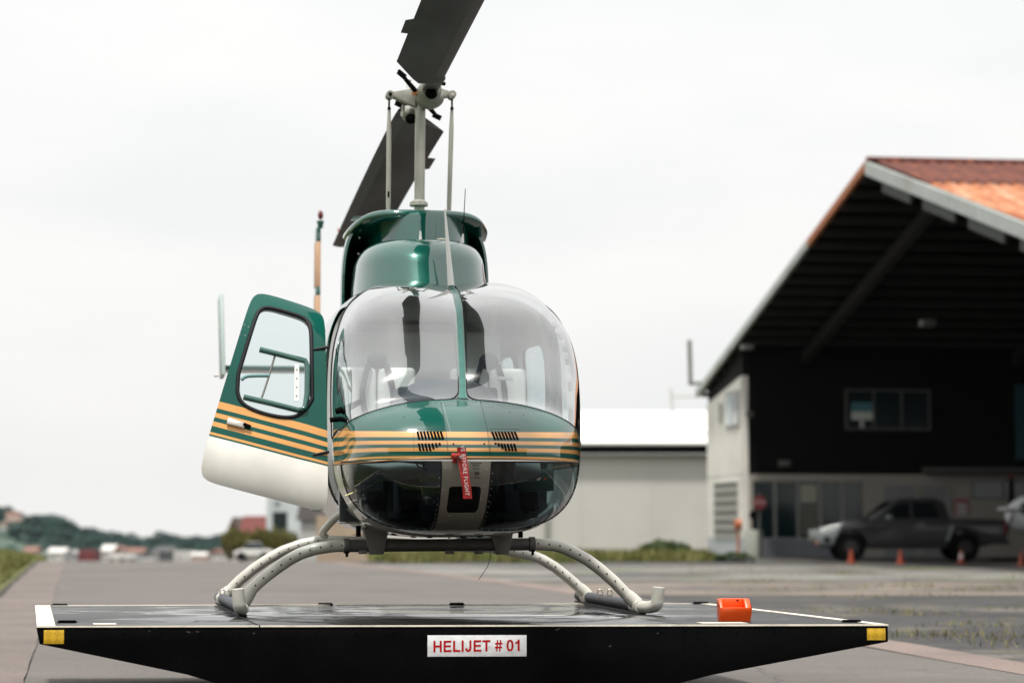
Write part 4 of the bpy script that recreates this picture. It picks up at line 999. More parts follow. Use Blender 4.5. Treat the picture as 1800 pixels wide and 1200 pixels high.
for (x, y, a) in ((706, 131, -40), (702, 184, -25), (768, 205, -25)):
    p = HL(x, y, VM + (-.25 if y < 150 else .35)); mb = MB(); mb.obox(p, (math.cos(R(a)), 0, math.sin(R(a))), (0, 1, 0), (-math.sin(R(a)), 0, math.cos(R(a))), .030, .02, .014); mb.ball(p + np.array([-.015, 0, .02]), .012, 8, 5); mb.tube([p, HL(745, 178, VM)], [.012, .02], 8, smooth=False); mb.build('drag_brace_fitting', M_blackm, hub, bevel=0)
# blades: worked out in the plane of the rotor
BZ = CH + 2.755
def toL(P): x, y, z = np.array(P) - HO; return np.array([x * ca + y * sa, -x * sa + y * ca, z])
la, lb = toL(onz(697, 108, BZ)), toL(onz(743, 0, BZ)); ra, rb = toL(onz(775, 148, BZ)), toL(onz(848, 0, BZ))
bd = (lb - la) / np.linalg.norm(lb - la) + (rb - ra) / np.linalg.norm(rb - ra); bd /= np.linalg.norm(bd); bx = np.array([-bd[1], bd[0], 0])   # bx points to image left or right
if bx[0] < 0: bx = -bx
hubp = np.array([base[0], VM, la[2]])
cl_, cr_ = (la - hubp).dot(bx), (ra - hubp).dot(bx); rl, rr_ = (la - hubp).dot(bd), (ra - hubp).dot(bd)
def blade(dirv, xv, z0, droop, tabs, wk=1., roff=0.):
    """outline across: cl_..cr_ in chord direction, r from the root cut outwards"""
    def pt(r, c, k): # c 0 (trailing) .. 1 (leading); k -1 lower / 1 upper
        x = (cl_ + cr_) / 2 + (cr_ - cl_) * (c - .5) * wk; th = .021 * (1.9 * (1 - c) ** .5 * c ** .0 * 1.0 if c > .72 else 1.0) * min(1, (c + .06) * 2.2)
        th = .020 * min(1, c * 2.0 + .08) * (1 if c < .7 else max(0, 1 - ((c - .7) / .3) ** 2.2) ** .5)
        return hubp + dirv * r + xv * x + np.array([0, 0, z0 + k * th - droop * (max(0, r - .5) / 5.1) ** 1.25])
    cs = [0, .04, .12, .25, .4, .55, .7, .8, .88, .94, .98, 1.]
    rs = [0, .25] + [.6 + i * .45 for i in range(12)]
    rcf = lambda c: rl + roff - (.60 if roff == 0 else .75) * min(1, c * (1.9 if roff == 0 else 1.15))
    G = []
    for r in rs:
        ro = []
        for c in cs: ro.append(pt(rcf(c) + r * (5.64 - rcf(c)) / 5.55, c, -1))
        for c in cs[::-1][1:-1]: ro.append(pt(rcf(c) + r * (5.64 - rcf(c)) / 5.55, c, 1))
        ro.append(ro[0]); G.append(ro)
    mb = MB(); mb.grid(G); n_ = len(G[0]) - 1
    mb.f.append(tuple(range(n_))[::-1]); mb.f.append(tuple((len(G) - 1) * (n_ + 1) + i for i in range(n_)))
    bl = mb.build('rotor_blade', M_blade, heli, smooth=30)
    for (ra_, rb_, wd_) in tabs:
        mb = MB(); P = [pt(ra_, 0, 0), pt(rb_, 0, 0), pt(rb_ - .04, 0, 0) - xv * wd_, pt(ra_ + .02, 0, 0) - xv * wd_]
        mb.add([p + np.array([0, 0, .002]) for p in P] + [p - np.array([0, 0, .002]) for p in P], [(0, 1, 2, 3), (7, 6, 5, 4), (0, 4, 5, 1), (1, 5, 6, 2), (2, 6, 7, 3), (3, 7, 4, 0)]); mb.build('trim_tab', M_blade, bl)
    # darker abrasion strip on the leading edge
    G = []
    for r in rs[1:]:
        G.append([pt(rcf(c) + r * (5.64 - rcf(c)) / 5.55, c, -1) - np.array([0, 0, .001]) for c in (.80, .88, .94, .98, 1.)])
    mb = MB(); mb.grid(G); mb.build('abrasion_strip', M_bladee, bl, smooth=60, recalc=False)
    return bl
tb = toL(onz(719, 59, BZ)); rt = (tb - hubp).dot(bd); tb2 = toL(onz(727, 34, BZ)); rt2 = (tb2 - hubp).dot(bd)
blade(bd, bx, 0, .0, [(rt, rt2, .04)])
r17 = R(1.7); bd2 = np.array([-bd[0] * math.cos(r17) + bd[1] * math.sin(r17), -bd[0] * math.sin(r17) - bd[1] * math.cos(r17), 0]); bx2 = np.array([bd2[1], -bd2[0], 0]); bx2 = bx2 if bx2[0] < 0 else -bx2
blade(bd2, bx2, -.02, .27, [(rt - .2, rt2 - .15, .06), (4.4, 4.9, .03)], 1.2, -.32)
print('blade', rl, rr_, cl_, cr_, rt, rt2)

# ---- tail
mb = MB(); mb.tube([(0, 4.6, 1.50), (0, 6, 1.57), (0, 8, 1.66), (0, 9.6, 1.72)], [.30, .22, .17, .13], 24, smooth=False); mb.build('tail_boom', M_green, heli, smooth=50)
vf_ = 9.7
pt_ = HL(561, 398, vf_); pb = HL(558, 560, vf_)
def finseg(z0, z1, m, name='fin_band', parent=None, hw_=.022):
    def c_(z): return pt_[0] + (pb[0] - pt_[0]) * (pt_[2] - z) / (pt_[2] - pb[2])
    mb = MB(); mb.add([(c_(z) + s * hw_, vf_ + y - (z - 2) * -.15, z) for z in (z0, z1) for y in (-.13, .13) for s in (-1, 1)], [(0, 2, 3, 1), (4, 5, 7, 6), (0, 1, 5, 4), (2, 6, 7, 3), (0, 4, 6, 2), (1, 3, 7, 5)])
    return mb.build(name, m, parent or heli, bevel=.006)
M_tan = mat('fin_tan_paint', (.50, .30, .18), .5, var=.1)
zz = [HL(560, y, vf_)[2] for y in (398, 423, 504, 519, 640)]
fin = finseg(zz[1], zz[0], M_green, 'tail_fin'); finseg(zz[2], zz[1], M_tan, parent=fin); finseg(zz[3], zz[2], M_green, parent=fin); finseg(zz[4], zz[3], M_tan, parent=fin); finseg(1.2, zz[4], M_green, parent=fin)
mb = MB(); p = HL(563, 392, vf_); mb.tube([p + np.array([0, 0, -.05]), p + np.array([0, 0, .02])], [.022, .035], 12, smooth=False); bcn = mb.build('beacon_base', M_green, heli, smooth=40)
mb = MB(); mb.ball(HL(563.5, 378, vf_), (.026, .026, .045), 14, 9); mb.build('beacon_lens', M_redg, bcn, smooth=60)
vs_ = 7.7
a, b_, c, d = HL(385, 518, vs_), HL(396, 520, vs_), HL(403, 600, vs_), HL(386, 662, vs_)
stb = MB().box(-1.02, 1.0, vs_ - .1, vs_ + .3, 1.80, 1.84).build('stabilizer', M_green, heli, bevel=.01)
mb = MB(); top_, bot = HL(386, 518, vs_), HL(388, 662, vs_)
for u0, z0_ in ((top_[0], 1),):
    mb.add([(top_[0], vs_ - .12, top_[2]), (top_[0] + .0, vs_ + .5, top_[2]), (bot[0], vs_ + .3, bot[2]), (bot[0], vs_ - .3, bot[2]), (top_[0] + .03, vs_ - .12, top_[2]), (top_[0] + .03, vs_ + .5, top_[2]), (bot[0] + .03, vs_ + .3, bot[2]), (bot[0] + .03, vs_ - .3, bot[2])], [(0, 1, 2, 3), (7, 6, 5, 4), (0, 4, 5, 1), (1, 5, 6, 2), (2, 6, 7, 3), (3, 7, 4, 0)])
f_ = mb.build('end_plate', mat('end_plate_grey', (.42, .50, .48), .5), stb, bevel=.004)
o2 = f_.copy(); COL.objects.link(o2); o2.parent = stb; o2.location.x = -2 * top_[0] - .03
mb = MB(); mb.tube([HL(384, 659, vs_ - .3), HL(376, 660, vs_ - .3)], .012, 8, smooth=False); mb.build('navigation_light', M_metal, stb)

# ---- cabin interior
def seat(uc):
    e = empty('front_seat', (0, 0, 0)); e.parent = heli
    for s in (-1, 1): MB().box(uc + (-.225 if s < 0 else .004), uc + (-.004 if s < 0 else .225), 1.45, 1.56, .98, 1.43).build('seat_back', M_seat, e, bevel=.025, seg=3)
    MB().box(uc - .225, uc + .225, 1.02, 1.46, .86, .97).build('seat_cushion', M_seat, e, bevel=.03, seg=3)
    MB().box(uc - .22, uc + .22, 1.05, 1.56, .52, .86).build('seat_base', M_liner, e, bevel=.01)
    mb = MB(); mb.tube([(uc + .05, 1.44, 1.45), (uc + .09, 1.42, 1.25), (uc + .02, 1.35, .99)], .018, 6); mb.tube([(uc - .05, 1.44, 1.45), (uc - .09, 1.42, 1.25), (uc - .02, 1.35, .99)], .018, 6); mb.ball((uc, 1.47, 1.47), (.06, .03, .05)); mb.build('harness', M_belt, e, smooth=50)
seat(-.33); seat(.33)
MB().box(-.47, .47, 1.92, 2.02, .9, 1.68).build('mid_bulkhead', M_bulk, heli, bevel=.03, seg=3)
MB().tube([(-.43, 1.95, 1.66), (-.43, 1.95, 1.86)], .018, 8, smooth=False).build('bulkhead_post', M_bulk, heli, smooth=40)
MB().tube([(.43, 1.95, 1.66), (.43, 1.95, 1.86)], .018, 8, smooth=False).build('bulkhead_post', M_bulk, heli, smooth=40)
MB().box(-.62, .62, 2.85, 2.9, .6, 1.8).build('rear_bulkhead', M_liner, heli, bevel=.02)
MB().box(-.40, .48, .62, 2.9, .55, .58).build('cabin_floor', M_floor, heli)
MB().box(-.58, .60, 1.02, 1.06, .53, .86).build('seat_front_panel', mat('seat_front_panel_paint', (.02, .025, .03), .6), heli)
pan = empty('instrument_panel', (0, 0, 0)); pan.parent = heli
hump = []
for v in (.46, .52, .60, .74, .86):
    k = {.46: .3, .52: .8, .60: .97, .74: 1, .86: .96}[v]
    hump.append([(u, v, .95 + (.37 * k) * max(0, 1 - abs((u + .02) / .34) ** 3.2) ** .5) for u in np.linspace(-.36, .32, 25)])
MB().grid(hump).build('glare_shield', M_instr, pan, smooth=60)
MB().box(-.30, .26, .62, .84, .55, 1.27).build('panel_box', M_instr, pan, bevel=.02)
for i, (u, w) in enumerate([(-.2, 1.2), (-.08, 1.2), (.04, 1.2), (.16, 1.2), (-.2, 1.08), (-.08, 1.08), (.04, 1.08), (.16, 1.08)]):
    MB().tube([(u, .842, w), (u, .85, w)], .045, 20, smooth=False).build('gauge', M_blackm, pan, smooth=40)
MB().box(-.16, .16, .5, 1.1, .53, .95).build('pedestal', M_instr, heli, bevel=.02)
for uc in (-.33, .33):
    mb = MB(); mb.tube([(uc, 1.0, .53), (uc, .92, .8), (uc + .01, 1.0, .95), (uc + .01, .98, 1.12)], [.014, .014, .014, .02], 8); mb.build('cyclic_stick', M_blackm, heli, smooth=50)
p = HL(888, 665, 1.0); mb = MB(); mb.obox(p, (1, 0, -.06), (0, 1, 0), (.06, 0, 1), .045, .02, .010); mb.tube([p + np.array([-.03, 0, 0]), p + np.array([-.033, 0, -.1])], .007, 6, smooth=False); mb.build('grab_handle', M_white, heli, bevel=.0)
# black bracket at the left door post
v = .62
mb = MB(); mb.tube([HL(590, 723, v), HL(612, 717, v), HL(636, 704, v)], [.016, .019, .014], 8, smooth=False); mb.tube([HL(609, 720, v), HL(613, 750, v)], [.022, .024], 8, smooth=False); mb.tube([HL(612, 735, v), HL(580, 738, v)], .014, 8, smooth=False); mb.build('mirror_bracket', M_blackm, heli, smooth=40)
# things seen through the chin windows
def ctube(name, pts, r, m, v):
    mb = MB(); mb.tube([HL(x, y, v) for x, y in pts], r, 12); return mb.build(name, m, heli, smooth=50)
ctube('air_duct', [(612, 830), (665, 830), (700, 828), (742, 828)], [.045, .05, .05, .035], M_seat, .45)
ctube('air_duct', [(905, 828), (948, 828)], .048, M_seat, .45)
ctube('yellow_hose', [(691, 828), (697, 843), (712, 855), (742, 858)], .013, M_yel, .5)
ctube('cable', [(728, 805), (736, 820), (752, 826)], .004, M_blackm, .40)
ctube('control_rod', [(607, 871), (645, 856), (682, 838)], .004, M_yel, .42)
for (x, y, w_, h_) in ((753, 841, .045, .018), (757, 862, .05, .022)):
    p = HL(x, y, .42); mb = MB(); mb.box(p[0] - w_, p[0] + w_, p[1] - .02, p[1] + .03, p[2] - h_, p[2] + h_); mb.build('yellow_connector', M_yel, heli, bevel=.006)
p = HL(757, 881, .38); mb = MB(); mb.tube([p + np.array([.025 * math.cos(t), 0, .015 * math.sin(t)]) for t in np.linspace(0, 6.28, 16)], .006, 6, smooth=False); mb.build('ring_fitting', M_metal, heli, smooth=50)
p = HL(855, 885, .38); mb = MB(); mb.tube([p + np.array([.025 * math.cos(t), 0, .015 * math.sin(t)]) for t in np.linspace(0, 6.28, 16)], .006, 6, smooth=False); mb.build('ring_fitting', M_greyp, heli, smooth=50)
for uc in (-.42, -.24, .24, .42):
    mb = MB(); mb.obox((uc, .55, .64), (1, 0, 0), (0, .5, .86), (0, -.86, .5), .05, .06, .006); mb.tube([(uc, .57, .62), (uc, .62, .58)], .01, 8, smooth=False); mb.build('pedal', M_blackm, heli)
MB().box(.37, .58, .66, .80, .70, .82).build('avionics_box', mat('avionics_green', (.07, .12, .10), .5), heli, bevel=.01)

# ---- streamer hanging from the pitot cover
def streamer():
    A = [(811, 786), (812, 800), (815, 820), (818, 842), (821, 860), (822, 876)]
    P = []
    for i, (x, y) in enumerate(A):
        v = .012 - .05 + .012 * math.sin(i * 1.3); p = HL(x, y, -.055 + .014 * math.sin(i * 1.7)); w_ = .0235
        P.append([p + np.array([-w_, 0, 0]), p + np.array([0, -.003, 0]), p + np.array([w_, .002, 0])])
    root = empty('warning_streamer', (0, 0, 0), label='red remove before flight ribbon hanging from the nose of the green helicopter', cat='warning streamer')
    root.location = heli.location; root.rotation_euler = heli.rotation_euler
    B = [[q + np.array([0, .0015, 0]) for q in r_] for r_ in P]
    mb = MB(); n0 = len(P) * 3; mb.grid(P); mb.grid(B); mb.build('ribbon', M_red, root, smooth=60)
    # lettering reads downward
    a, b_ = HL(812.5, 789, -.075), HL(821, 872, -.075); L = np.linalg.norm(b_ - a)
    t = text_mesh('lettering', 'VE BEFORE FLIGHT', .029, M_textw, root, tuple((a + b_) / 2 + np.array([.0, -.004, .012])), (0, 0, 0), bold=.0002, spacing=1.15)
    w_ = t.dimensions.x; s_ = (L * 1.06) / max(w_, .01)
    dx = (b_ - a) / L; nrm = np.array([0, -1., 0]); yy = np.cross(nrm, dx)
    mloc = Matrix(((dx[0] * s_, yy[0], nrm[0], t.location.x), (dx[1] * s_, yy[1], nrm[1], t.location.y), (dx[2] * s_, yy[2], nrm[2], t.location.z), (0, 0, 0, 1)))
    t.matrix_local = mloc
    mb = MB(); q = HL(806, 800, -.03); mb.tube([HL(797, 800, 0), HL(800, 801, -.04), HL(810, 799, -.06)], [.014, .013, .008], 10); mb.tube([HL(798, 803, .0), HL(800, 811, -.03)], [.011, .013], 10, smooth=False); mb.build('cover_knot', M_red, root, smooth=60)
streamer()
mb = MB(); mb.tube([HL(594, 402, 8.4), HL(600, 424, 8.2)], .006, 5, smooth=False); mb.build('tie_down_cord', M_red, heli)

# ------------------------------------------------------------------ hangar with the gable roof
HB = math.atan(.13); HA = np.array([9.03, 61.9, 0.]); cb, sb = math.cos(HB), math.sin(HB)
hang = empty('hangar', tuple(HA), HB, label='large open fronted hangar with a rusty gable roof and black upper wall', cat='hangar')
def G_(P): x, y, z = np.array(P) - HA; return np.array([x * cb + y * sb, -x * sb + y * cb, z])
hc = G_(C0)
def gdir(px, py):
    d = ray(px, py); return np.array([d[0] * cb + d[1] * sb, -d[0] * sb + d[1] * cb, d[2]])
def gy(px, py, y): d = gdir(px, py); return hc + d * ((y - hc[1]) / d[1])
def gx(px, py, x): d = gdir(px, py); return hc + d * ((x - hc[0]) / d[0])
apex = gx(1520, 287, .0); eave = gx(1222, 690, .0); nearp = gx(1800, 396, .0)
AY, AZ = apex[1], apex[2]; ks_far = (AZ - eave[2]) / (eave[1] - AY); ks_near = (AZ - nearp[2]) / (AY - nearp[1]); EY = eave[1]; NY = AY - 22.
print('hangar', apex, eave, nearp, ks_far, ks_near)
HXR = 42.
def roofz(y): return AZ - (ks_far * (y - AY) if y > AY else ks_near * (AY - y))
def rust(name, a, b_, c, jag):
    m, nt, b = newmat(name); b.inputs['Roughness'].default_value = .7; b.inputs['Specular IOR Level'].default_value = .25
    tc = nt.nodes.new('ShaderNodeTexCoord'); mpn = nt.nodes.new('ShaderNodeMapping'); mpn.inputs['Scale'].default_value = (2.2, .16, 1); nt.links.new(tc.outputs['Object'], mpn.inputs[0])
    n = nt.nodes.new('ShaderNodeTexNoise'); n.inputs['Scale'].default_value = 1.4; n.inputs['Detail'].default_value = 8; n.inputs['Roughness'].default_value = .7; nt.links.new(mpn.outputs[0], n.inputs['Vector'])
    r = nt.nodes.new('ShaderNodeValToRGB'); r.color_ramp.elements[0].position = .36; r.color_ramp.elements[0].color = (*a, 1); r.color_ramp.elements[1].position = .64; r.color_ramp.elements[1].color = (*c, 1); e = r.color_ramp.elements.new(.5); e.color = (*b_, 1)
    nt.links.new(n.outputs['Fac'], r.inputs['Fac'])
    n2 = nt.nodes.new('ShaderNodeTexNoise'); n2.inputs['Scale'].default_value = 2.6; n2.inputs['Detail'].default_value = 9; n2.inputs['Roughness'].default_value = .75
    mp2 = nt.nodes.new('ShaderNodeMapping'); mp2.inputs['Scale'].default_value = (1.5, .5, 1); nt.links.new(tc.outputs['Object'], mp2.inputs[0]); nt.links.new(mp2.outputs[0], n2.inputs['Vector'])
    q = nt.nodes.new('ShaderNodeMapRange'); q.inputs['From Min'].default_value = .53; q.inputs['From Max'].default_value = .60; nt.links.new(n2.outputs['Fac'], q.inputs['Value'])
    x = nt.nodes.new('ShaderNodeMix'); x.data_type = 'RGBA'; x.inputs['B'].default_value = (*jag, 1); nt.links.new(q.outputs['Result'], x.inputs['Factor']); nt.links.new(r.outputs['Color'], x.inputs['A']); nt.links.new(x.outputs['Result'], b.inputs['Base Color']); return m
R_dark = rust('dark_rust', (.085, .028, .022), (.105, .034, .026), (.16, .05, .03), (.24, .075, .035))
R_orange = rust('orange_rust', (.25, .075, .03), (.42, .165, .075), (.56, .33, .21), (.30, .095, .04))
R_far = rust('far_slope_roofing', (.30, .28, .25), (.45, .43, .40), (.5, .2, .1), (.3, .2, .15))
def corr(x0, x1, ya, yb, dz, name, m, step=.05, amp=.045, per=.333, parent=hang):
    xs = np.arange(x0, x1 + 1e-6, step); P = []
    for y in (ya, yb): P.append([(x, y, roofz(y) + dz + amp * math.sin(2 * math.pi * x / per)) for x in xs])
    return MB().grid(P).build(name, m, parent, smooth=70)
yb1 = AY - 4.6
first = {}
for row, (ya, yb_, m, dz) in enumerate(((AY, yb1, R_dark, .06), (yb1 + .3, NY, R_orange, .02))):
    for i in range(18):
        if i == 0 : o = first[row] = corr(.12, 1.12, ya, yb_ + (0), dz, 'roof_sheet', m)
        else: o = link('roof_sheet', first[row].data, hang); o.location = (i * 1.0, 0, 0)
        o.location.z += -ks_near * 0 + random.uniform(-.004, .004)
corr(18.1, HXR, AY, NY, .03, 'roof_sheeting', R_orange)
corr(.1, HXR, AY + .02, EY, .05, 'roof_sheeting', R_far)
mb = MB(); mb.tube([(.05, AY, AZ + .09), (HXR, AY, AZ + .09)], .09, 8, smooth=False); mb.build('ridge_cap', R_dark, hang)
# jagged lower edge of the dark rust: flakes spilling on to the orange sheets
M_fas = mat('fascia_paint', (.40, .43, .41), .6, var=.12, vscale=1.5, grime=.5, gscale=.9)
M_fasr = mat('fascia_rust', (.38, .13, .05), .7, var=.3)
def rafter(ya, yb_, x0, x1, dz0, dz1, name, m):
    mb = MB(); mb.add([(x, y, roofz(y) + dz) for dz in (dz0, dz1) for y in (ya, yb_) for x in (x0, x1)], [(0, 2, 3, 1), (4, 5, 7, 6), (0, 1, 5, 4), (2, 6, 7, 3), (0, 4, 6, 2), (1, 3, 7, 5)]); return mb.build(name, m, hang)
rafter(AY, NY, .0, .10, -.30, .04, 'fascia_board', M_fas)
rafter(AY, AY + 6., .0, .10, -.16, .06, 'fascia_board', M_fasr); rafter(AY + 6.02, EY - .02, .0, .10, -.16, .08, 'fascia_board', M_fas)
for k in range(5): rafter(AY - 1.2 - k * 3.4, AY - 3.6 - k * 3.4, .10, .16, -.60, -.34, 'bracing_panel', mat('brace_grey', (.035, .04, .036), .7) if k == 0 else bpy.data.materials['brace_grey'])
M_purl = mat('purlin_steel', (.009, .0085, .0075), .7, var=.3); M_dark = mat('hangar_black_paint', (.0045, .004, .004), .8, spec=.1)
M_under = mat('roof_underside', (.003, .003, .003), .9, spec=.05)
for y in np.arange(AY + .7, EY - .2, 1.02):
    MB().box(.12, HXR, y - .05, y + .05, roofz(y) - .26, roofz(y) - .09).build('purlin', M_purl, hang)
for y in np.arange(AY - 1, NY, -1.5):
    MB().box(.12, HXR, y - .05, y + .05, roofz(y) - .26, roofz(y) - .09).build('purlin', M_purl, hang)
for i, x in enumerate((2.4, 9.4, 16.4, 23.4, 30.4, 37.4)):
    rafter(AY, EY, x - .12, x + .12, -.62, -.27, 'roof_beam', mat('beam_steel', (.013, .012, .0125), .6) if i == 0 else bpy.data.materials['beam_steel'])
    rafter(AY, NY + .3, x - .12, x + .12, -.62, -.27, 'roof_beam', bpy.data.materials['beam_steel'])
    MB().box(x - .2, x + .2, NY + .3, NY + .7, 0, roofz(NY) - .3).build('roof_column', bpy.data.materials['beam_steel'], hang)
# underside lining
for (ya, yb_) in ((AY, EY - .3), (AY, NY + .1)):
    MB().add([(.12, ya, roofz(ya) - .02), (HXR, ya, roofz(ya) - .02), (HXR, yb_, roofz(yb_) - .02), (.12, yb_, roofz(yb_) - .02)], [(0, 1, 2, 3)]).build('roof_lining', M_under, hang)
MB().box(HXR - .2, HXR, NY, EY, 0, 5.).build('end_wall', M_dark, hang)
MB().grid([[(x, y, .005) for x in (-.6, HXR + 1)] for y in (-4., 22)]).build('hangar_floor', asphalt('hangar_floor_concrete', (.05, .048, .045), .2), hang, recalc=False)
# the two-storey block under the far slope
cor = None
for yy in np.arange(8, 20, .05):
    p = gy(1305, 978, yy)
    if p[0] >= .28: cor = p; break
YW, XW = cor[1], cor[0]
fz = lambda py: gy(1400, py, YW)[2]
fpx = lambda px: gy(px, 800, YW)[0]
far = gx(1243, 800, XW); YF = far[1]
zbot = 0.; zm = fz(833); ztop = fz(612)
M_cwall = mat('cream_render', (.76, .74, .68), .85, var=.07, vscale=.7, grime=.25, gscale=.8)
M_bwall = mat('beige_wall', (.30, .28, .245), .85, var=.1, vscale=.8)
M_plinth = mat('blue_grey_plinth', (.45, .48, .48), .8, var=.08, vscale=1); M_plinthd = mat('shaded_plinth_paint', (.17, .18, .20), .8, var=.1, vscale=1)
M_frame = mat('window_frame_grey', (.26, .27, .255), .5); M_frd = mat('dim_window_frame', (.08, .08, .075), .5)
M_pane = mat('dark_pane', (.006, .016, .018), .12, spec=.6); M_paneb = mat('reflection_blue', (.07, .19, .24), .5); M_panew = mat('reflection_white', (.55, .58, .55), .5)
zpl = fz(945)
# left wall pieces, top following the roof
def lw(y0, y1, z0, z1): return MB().box(XW, XW + .22, y0, y1, z0, z1)
ztF = roofz(YF) - .55; ztN = roofz(YW) - 1.05
mb = MB(); mb.add([(x, y, z) for x in (XW, XW + .22) for (y, z) in ((YW, zm), (YF, zm), (YF, ztF), (YW, ztN))], [(0, 1, 2, 3), (7, 6, 5, 4), (0, 4, 5, 1), (1, 5, 6, 2), (2, 6, 7, 3), (3, 7, 4, 0)]); mb.build('side_wall', M_cwall, hang)
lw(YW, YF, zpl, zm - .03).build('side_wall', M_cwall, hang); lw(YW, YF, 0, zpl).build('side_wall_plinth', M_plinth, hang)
mb = MB(); mb.add([(x, y, z) for x in (XW + .05, XW + .2) for (y, z) in ((YW, ztN), (YF, ztF), (YF, roofz(YF) - .05), (YW, roofz(YW) - .05))], [(0, 1, 2, 3), (7, 6, 5, 4), (0, 4, 5, 1), (1, 5, 6, 2), (2, 6, 7, 3), (3, 7, 4, 0)]); mb.build('soffit_beam', M_dark, hang)
def sidewin(x0, x1, ya, yb_, name, m):
    a, b_ = gx(x0, 800, XW), gx(x1, 800, XW); z1, z0 = gx((x0 + x1) / 2, ya, XW)[2], gx((x0 + x1) / 2, yb_, XW)[2]
    return a[1], b_[1], z0, z1
y1_, y0_, z0, z1 = sidewin(1277, 1302, 687, 752, '', None)
w = MB().box(XW - .03, XW - .001, y0_, y1_, z0, z1).build('window', M_frame, hang)
MB().box(XW - .05, XW - .031, y0_ + .15, (y0_ + y1_) / 2 - .05, z0 + .1, z1 - .1).build('pane', M_pane, w); MB().box(XW - .05, XW - .031, (y0_ + y1_) / 2 + .05, y1_ - .15, z0 + .1, z1 - .1).build('pane', mat('pane_blue_grey', (.16, .24, .26), .2), w)
y1_, y0_, z0, z1 = sidewin(1256, 1298, 847, 945, '', None)
lv = MB().box(XW - .03, XW - .001, y0_, y1_, z0, z1).build('louvre_panel', mat('louvre_pale', (.44, .44, .40), .7), hang)
for k in range(6):
    zc = z1 - (k + .5) * (z1 - z0) / 6; MB().box(XW - .055, XW - .031, y0_ + .1, y1_ - .1, zc + .03, zc + .14).build('louvre_slat', mat('louvre_dark', (.12, .12, .11), .7) if k == 0 else bpy.data.materials['louvre_dark'], lv)
p = gx(1297, 921, XW - .1); mb = MB(); mb.tube([p + np.array([-.1, 0, .0]), p + np.array([.1, 0, 0])], .16, 12, smooth=False); mb.tube([p, p * np.array([1, 1, 0])], .04, 8, smooth=False); mb.build('standpipe', mat('standpipe_orange', (.45, .14, .06), .6), hang, smooth=40)
p = gx(1267, 725, XW - .02); MB().box(p[0] - .05, p[0], p[1] - .12, p[1] + .12, p[2] - .35, p[2] + .3).build('vent_pipe', M_frame, hang)
# front wall
MB().box(XW + .222, HXR, YW, YW + .25, zm, roofz(YW) - .1).build('upper_wall', M_dark, hang)
xg0, xg1 = fpx(1323), fpx(1517); zg1, zg0 = fz(845), fz(946)
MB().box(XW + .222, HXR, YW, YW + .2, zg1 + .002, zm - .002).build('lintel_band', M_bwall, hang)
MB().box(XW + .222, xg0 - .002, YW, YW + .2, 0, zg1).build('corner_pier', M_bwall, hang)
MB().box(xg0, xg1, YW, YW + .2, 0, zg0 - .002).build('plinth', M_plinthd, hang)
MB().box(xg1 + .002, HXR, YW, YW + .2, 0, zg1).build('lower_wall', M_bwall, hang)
for i, (a, b_, kind) in enumerate(((1324, 1359, 'd'), (1364, 1400, 'd'), (1404, 1438, 'w'), (1443, 1477, 'd'), (1482, 1516, 'd'))):
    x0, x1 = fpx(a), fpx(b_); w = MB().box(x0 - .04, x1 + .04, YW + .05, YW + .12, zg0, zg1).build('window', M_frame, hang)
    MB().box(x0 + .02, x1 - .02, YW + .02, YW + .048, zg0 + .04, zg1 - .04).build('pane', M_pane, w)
    if kind == 'w':
        MB().box(x0 + .06, x1 - .06, YW + .005, YW + .018, fz(882), fz(852)).build('notice', mat('notice_pale', (.30, .30, .24), .6), w); MB().box(x0 + .06, x1 - .06, YW + .005, YW + .018, fz(940), fz(888)).build('notice', mat('notice_olive', (.10, .105, .08), .6), w)
a, b_, z1, z0 = fpx(1488), fpx(1634), fz(685), fz(753)
w = empty('window', (0, 0, 0)); w.parent = hang
for x in (a, (a * 2 + b_) / 3, (a + 2 * b_) / 3, b_): MB().box(x - .04, x + .04, YW - .06, YW - .005, z0, z1).build('window_frame', M_frd, w)
for z in (z0, z1): MB().box(a - .04, b_ + .04, YW - .07, YW - .061, z - .04, z + .04).build('window_rail', M_frd, w)
for k in range(3):
    xa, xb_ = a + (b_ - a) * k / 3 + .05, a + (b_ - a) * (k + 1) / 3 - .05; MB().box(xa, xb_, YW - .03, YW - .004, z0 + .04, z1 - .04).build('pane', M_pane, w)
xa, xb_ = fpx(1497), fpx(1534)
MB().box(xa, xb_, YW - .05, YW - .032, fz(722), fz(706)).build('pane_reflection', M_paneb, w); MB().box(xa, xb_, YW - .05, YW - .032, fz(737), fz(722.5)).build('pane_reflection', M_panew, w); MB().box(fpx(1512), fpx(1518), YW - .05, YW - .032, fz(751), fz(737.5)).build('reflection_streak', M_panew, w)  # blue and white reflection in the left pane, painted as thin plates
MB().box(fpx(1620), HXR, YW - .5, YW - .003, fz(830), fz(821)).build('canopy_edge', M_frd, hang)
MB().box(fpx(1785), fpx(1840), YW - .04, YW - .003, fz(806), fz(672)).build('teal_panel', mat('teal_panel_paint', (.006, .05, .065), .5), hang)
for (x0, x1, ya, yb_) in ((1553, 1611, 852, 983), (1620, 1669, 852, 983)):
    d_ = MB().box(fpx(x0), fpx(x1), YW - .03, YW - .003, 0, fz(ya)).build('door', mat('door_grey_paint', (.2, .21, .21), .5) if x0 == 1553 else bpy.data.materials['door_grey_paint'], hang)
    MB().box(fpx(x1) - .1, fpx(x1), YW - .05, YW - .031, 0, fz(ya)).build('door_frame', M_frame, d_)
po = MB().box(fpx(1677), fpx(1701), YW - .03, YW - .003, fz(905), fz(876)).build('notice_board', mat('notice_red', (.30, .07, .07), .5), hang); MB().box(fpx(1680), fpx(1698), YW - .045, YW - .031, fz(905), fz(883)).build('notice', mat('notice_paper', (.40, .38, .38), .6), po)
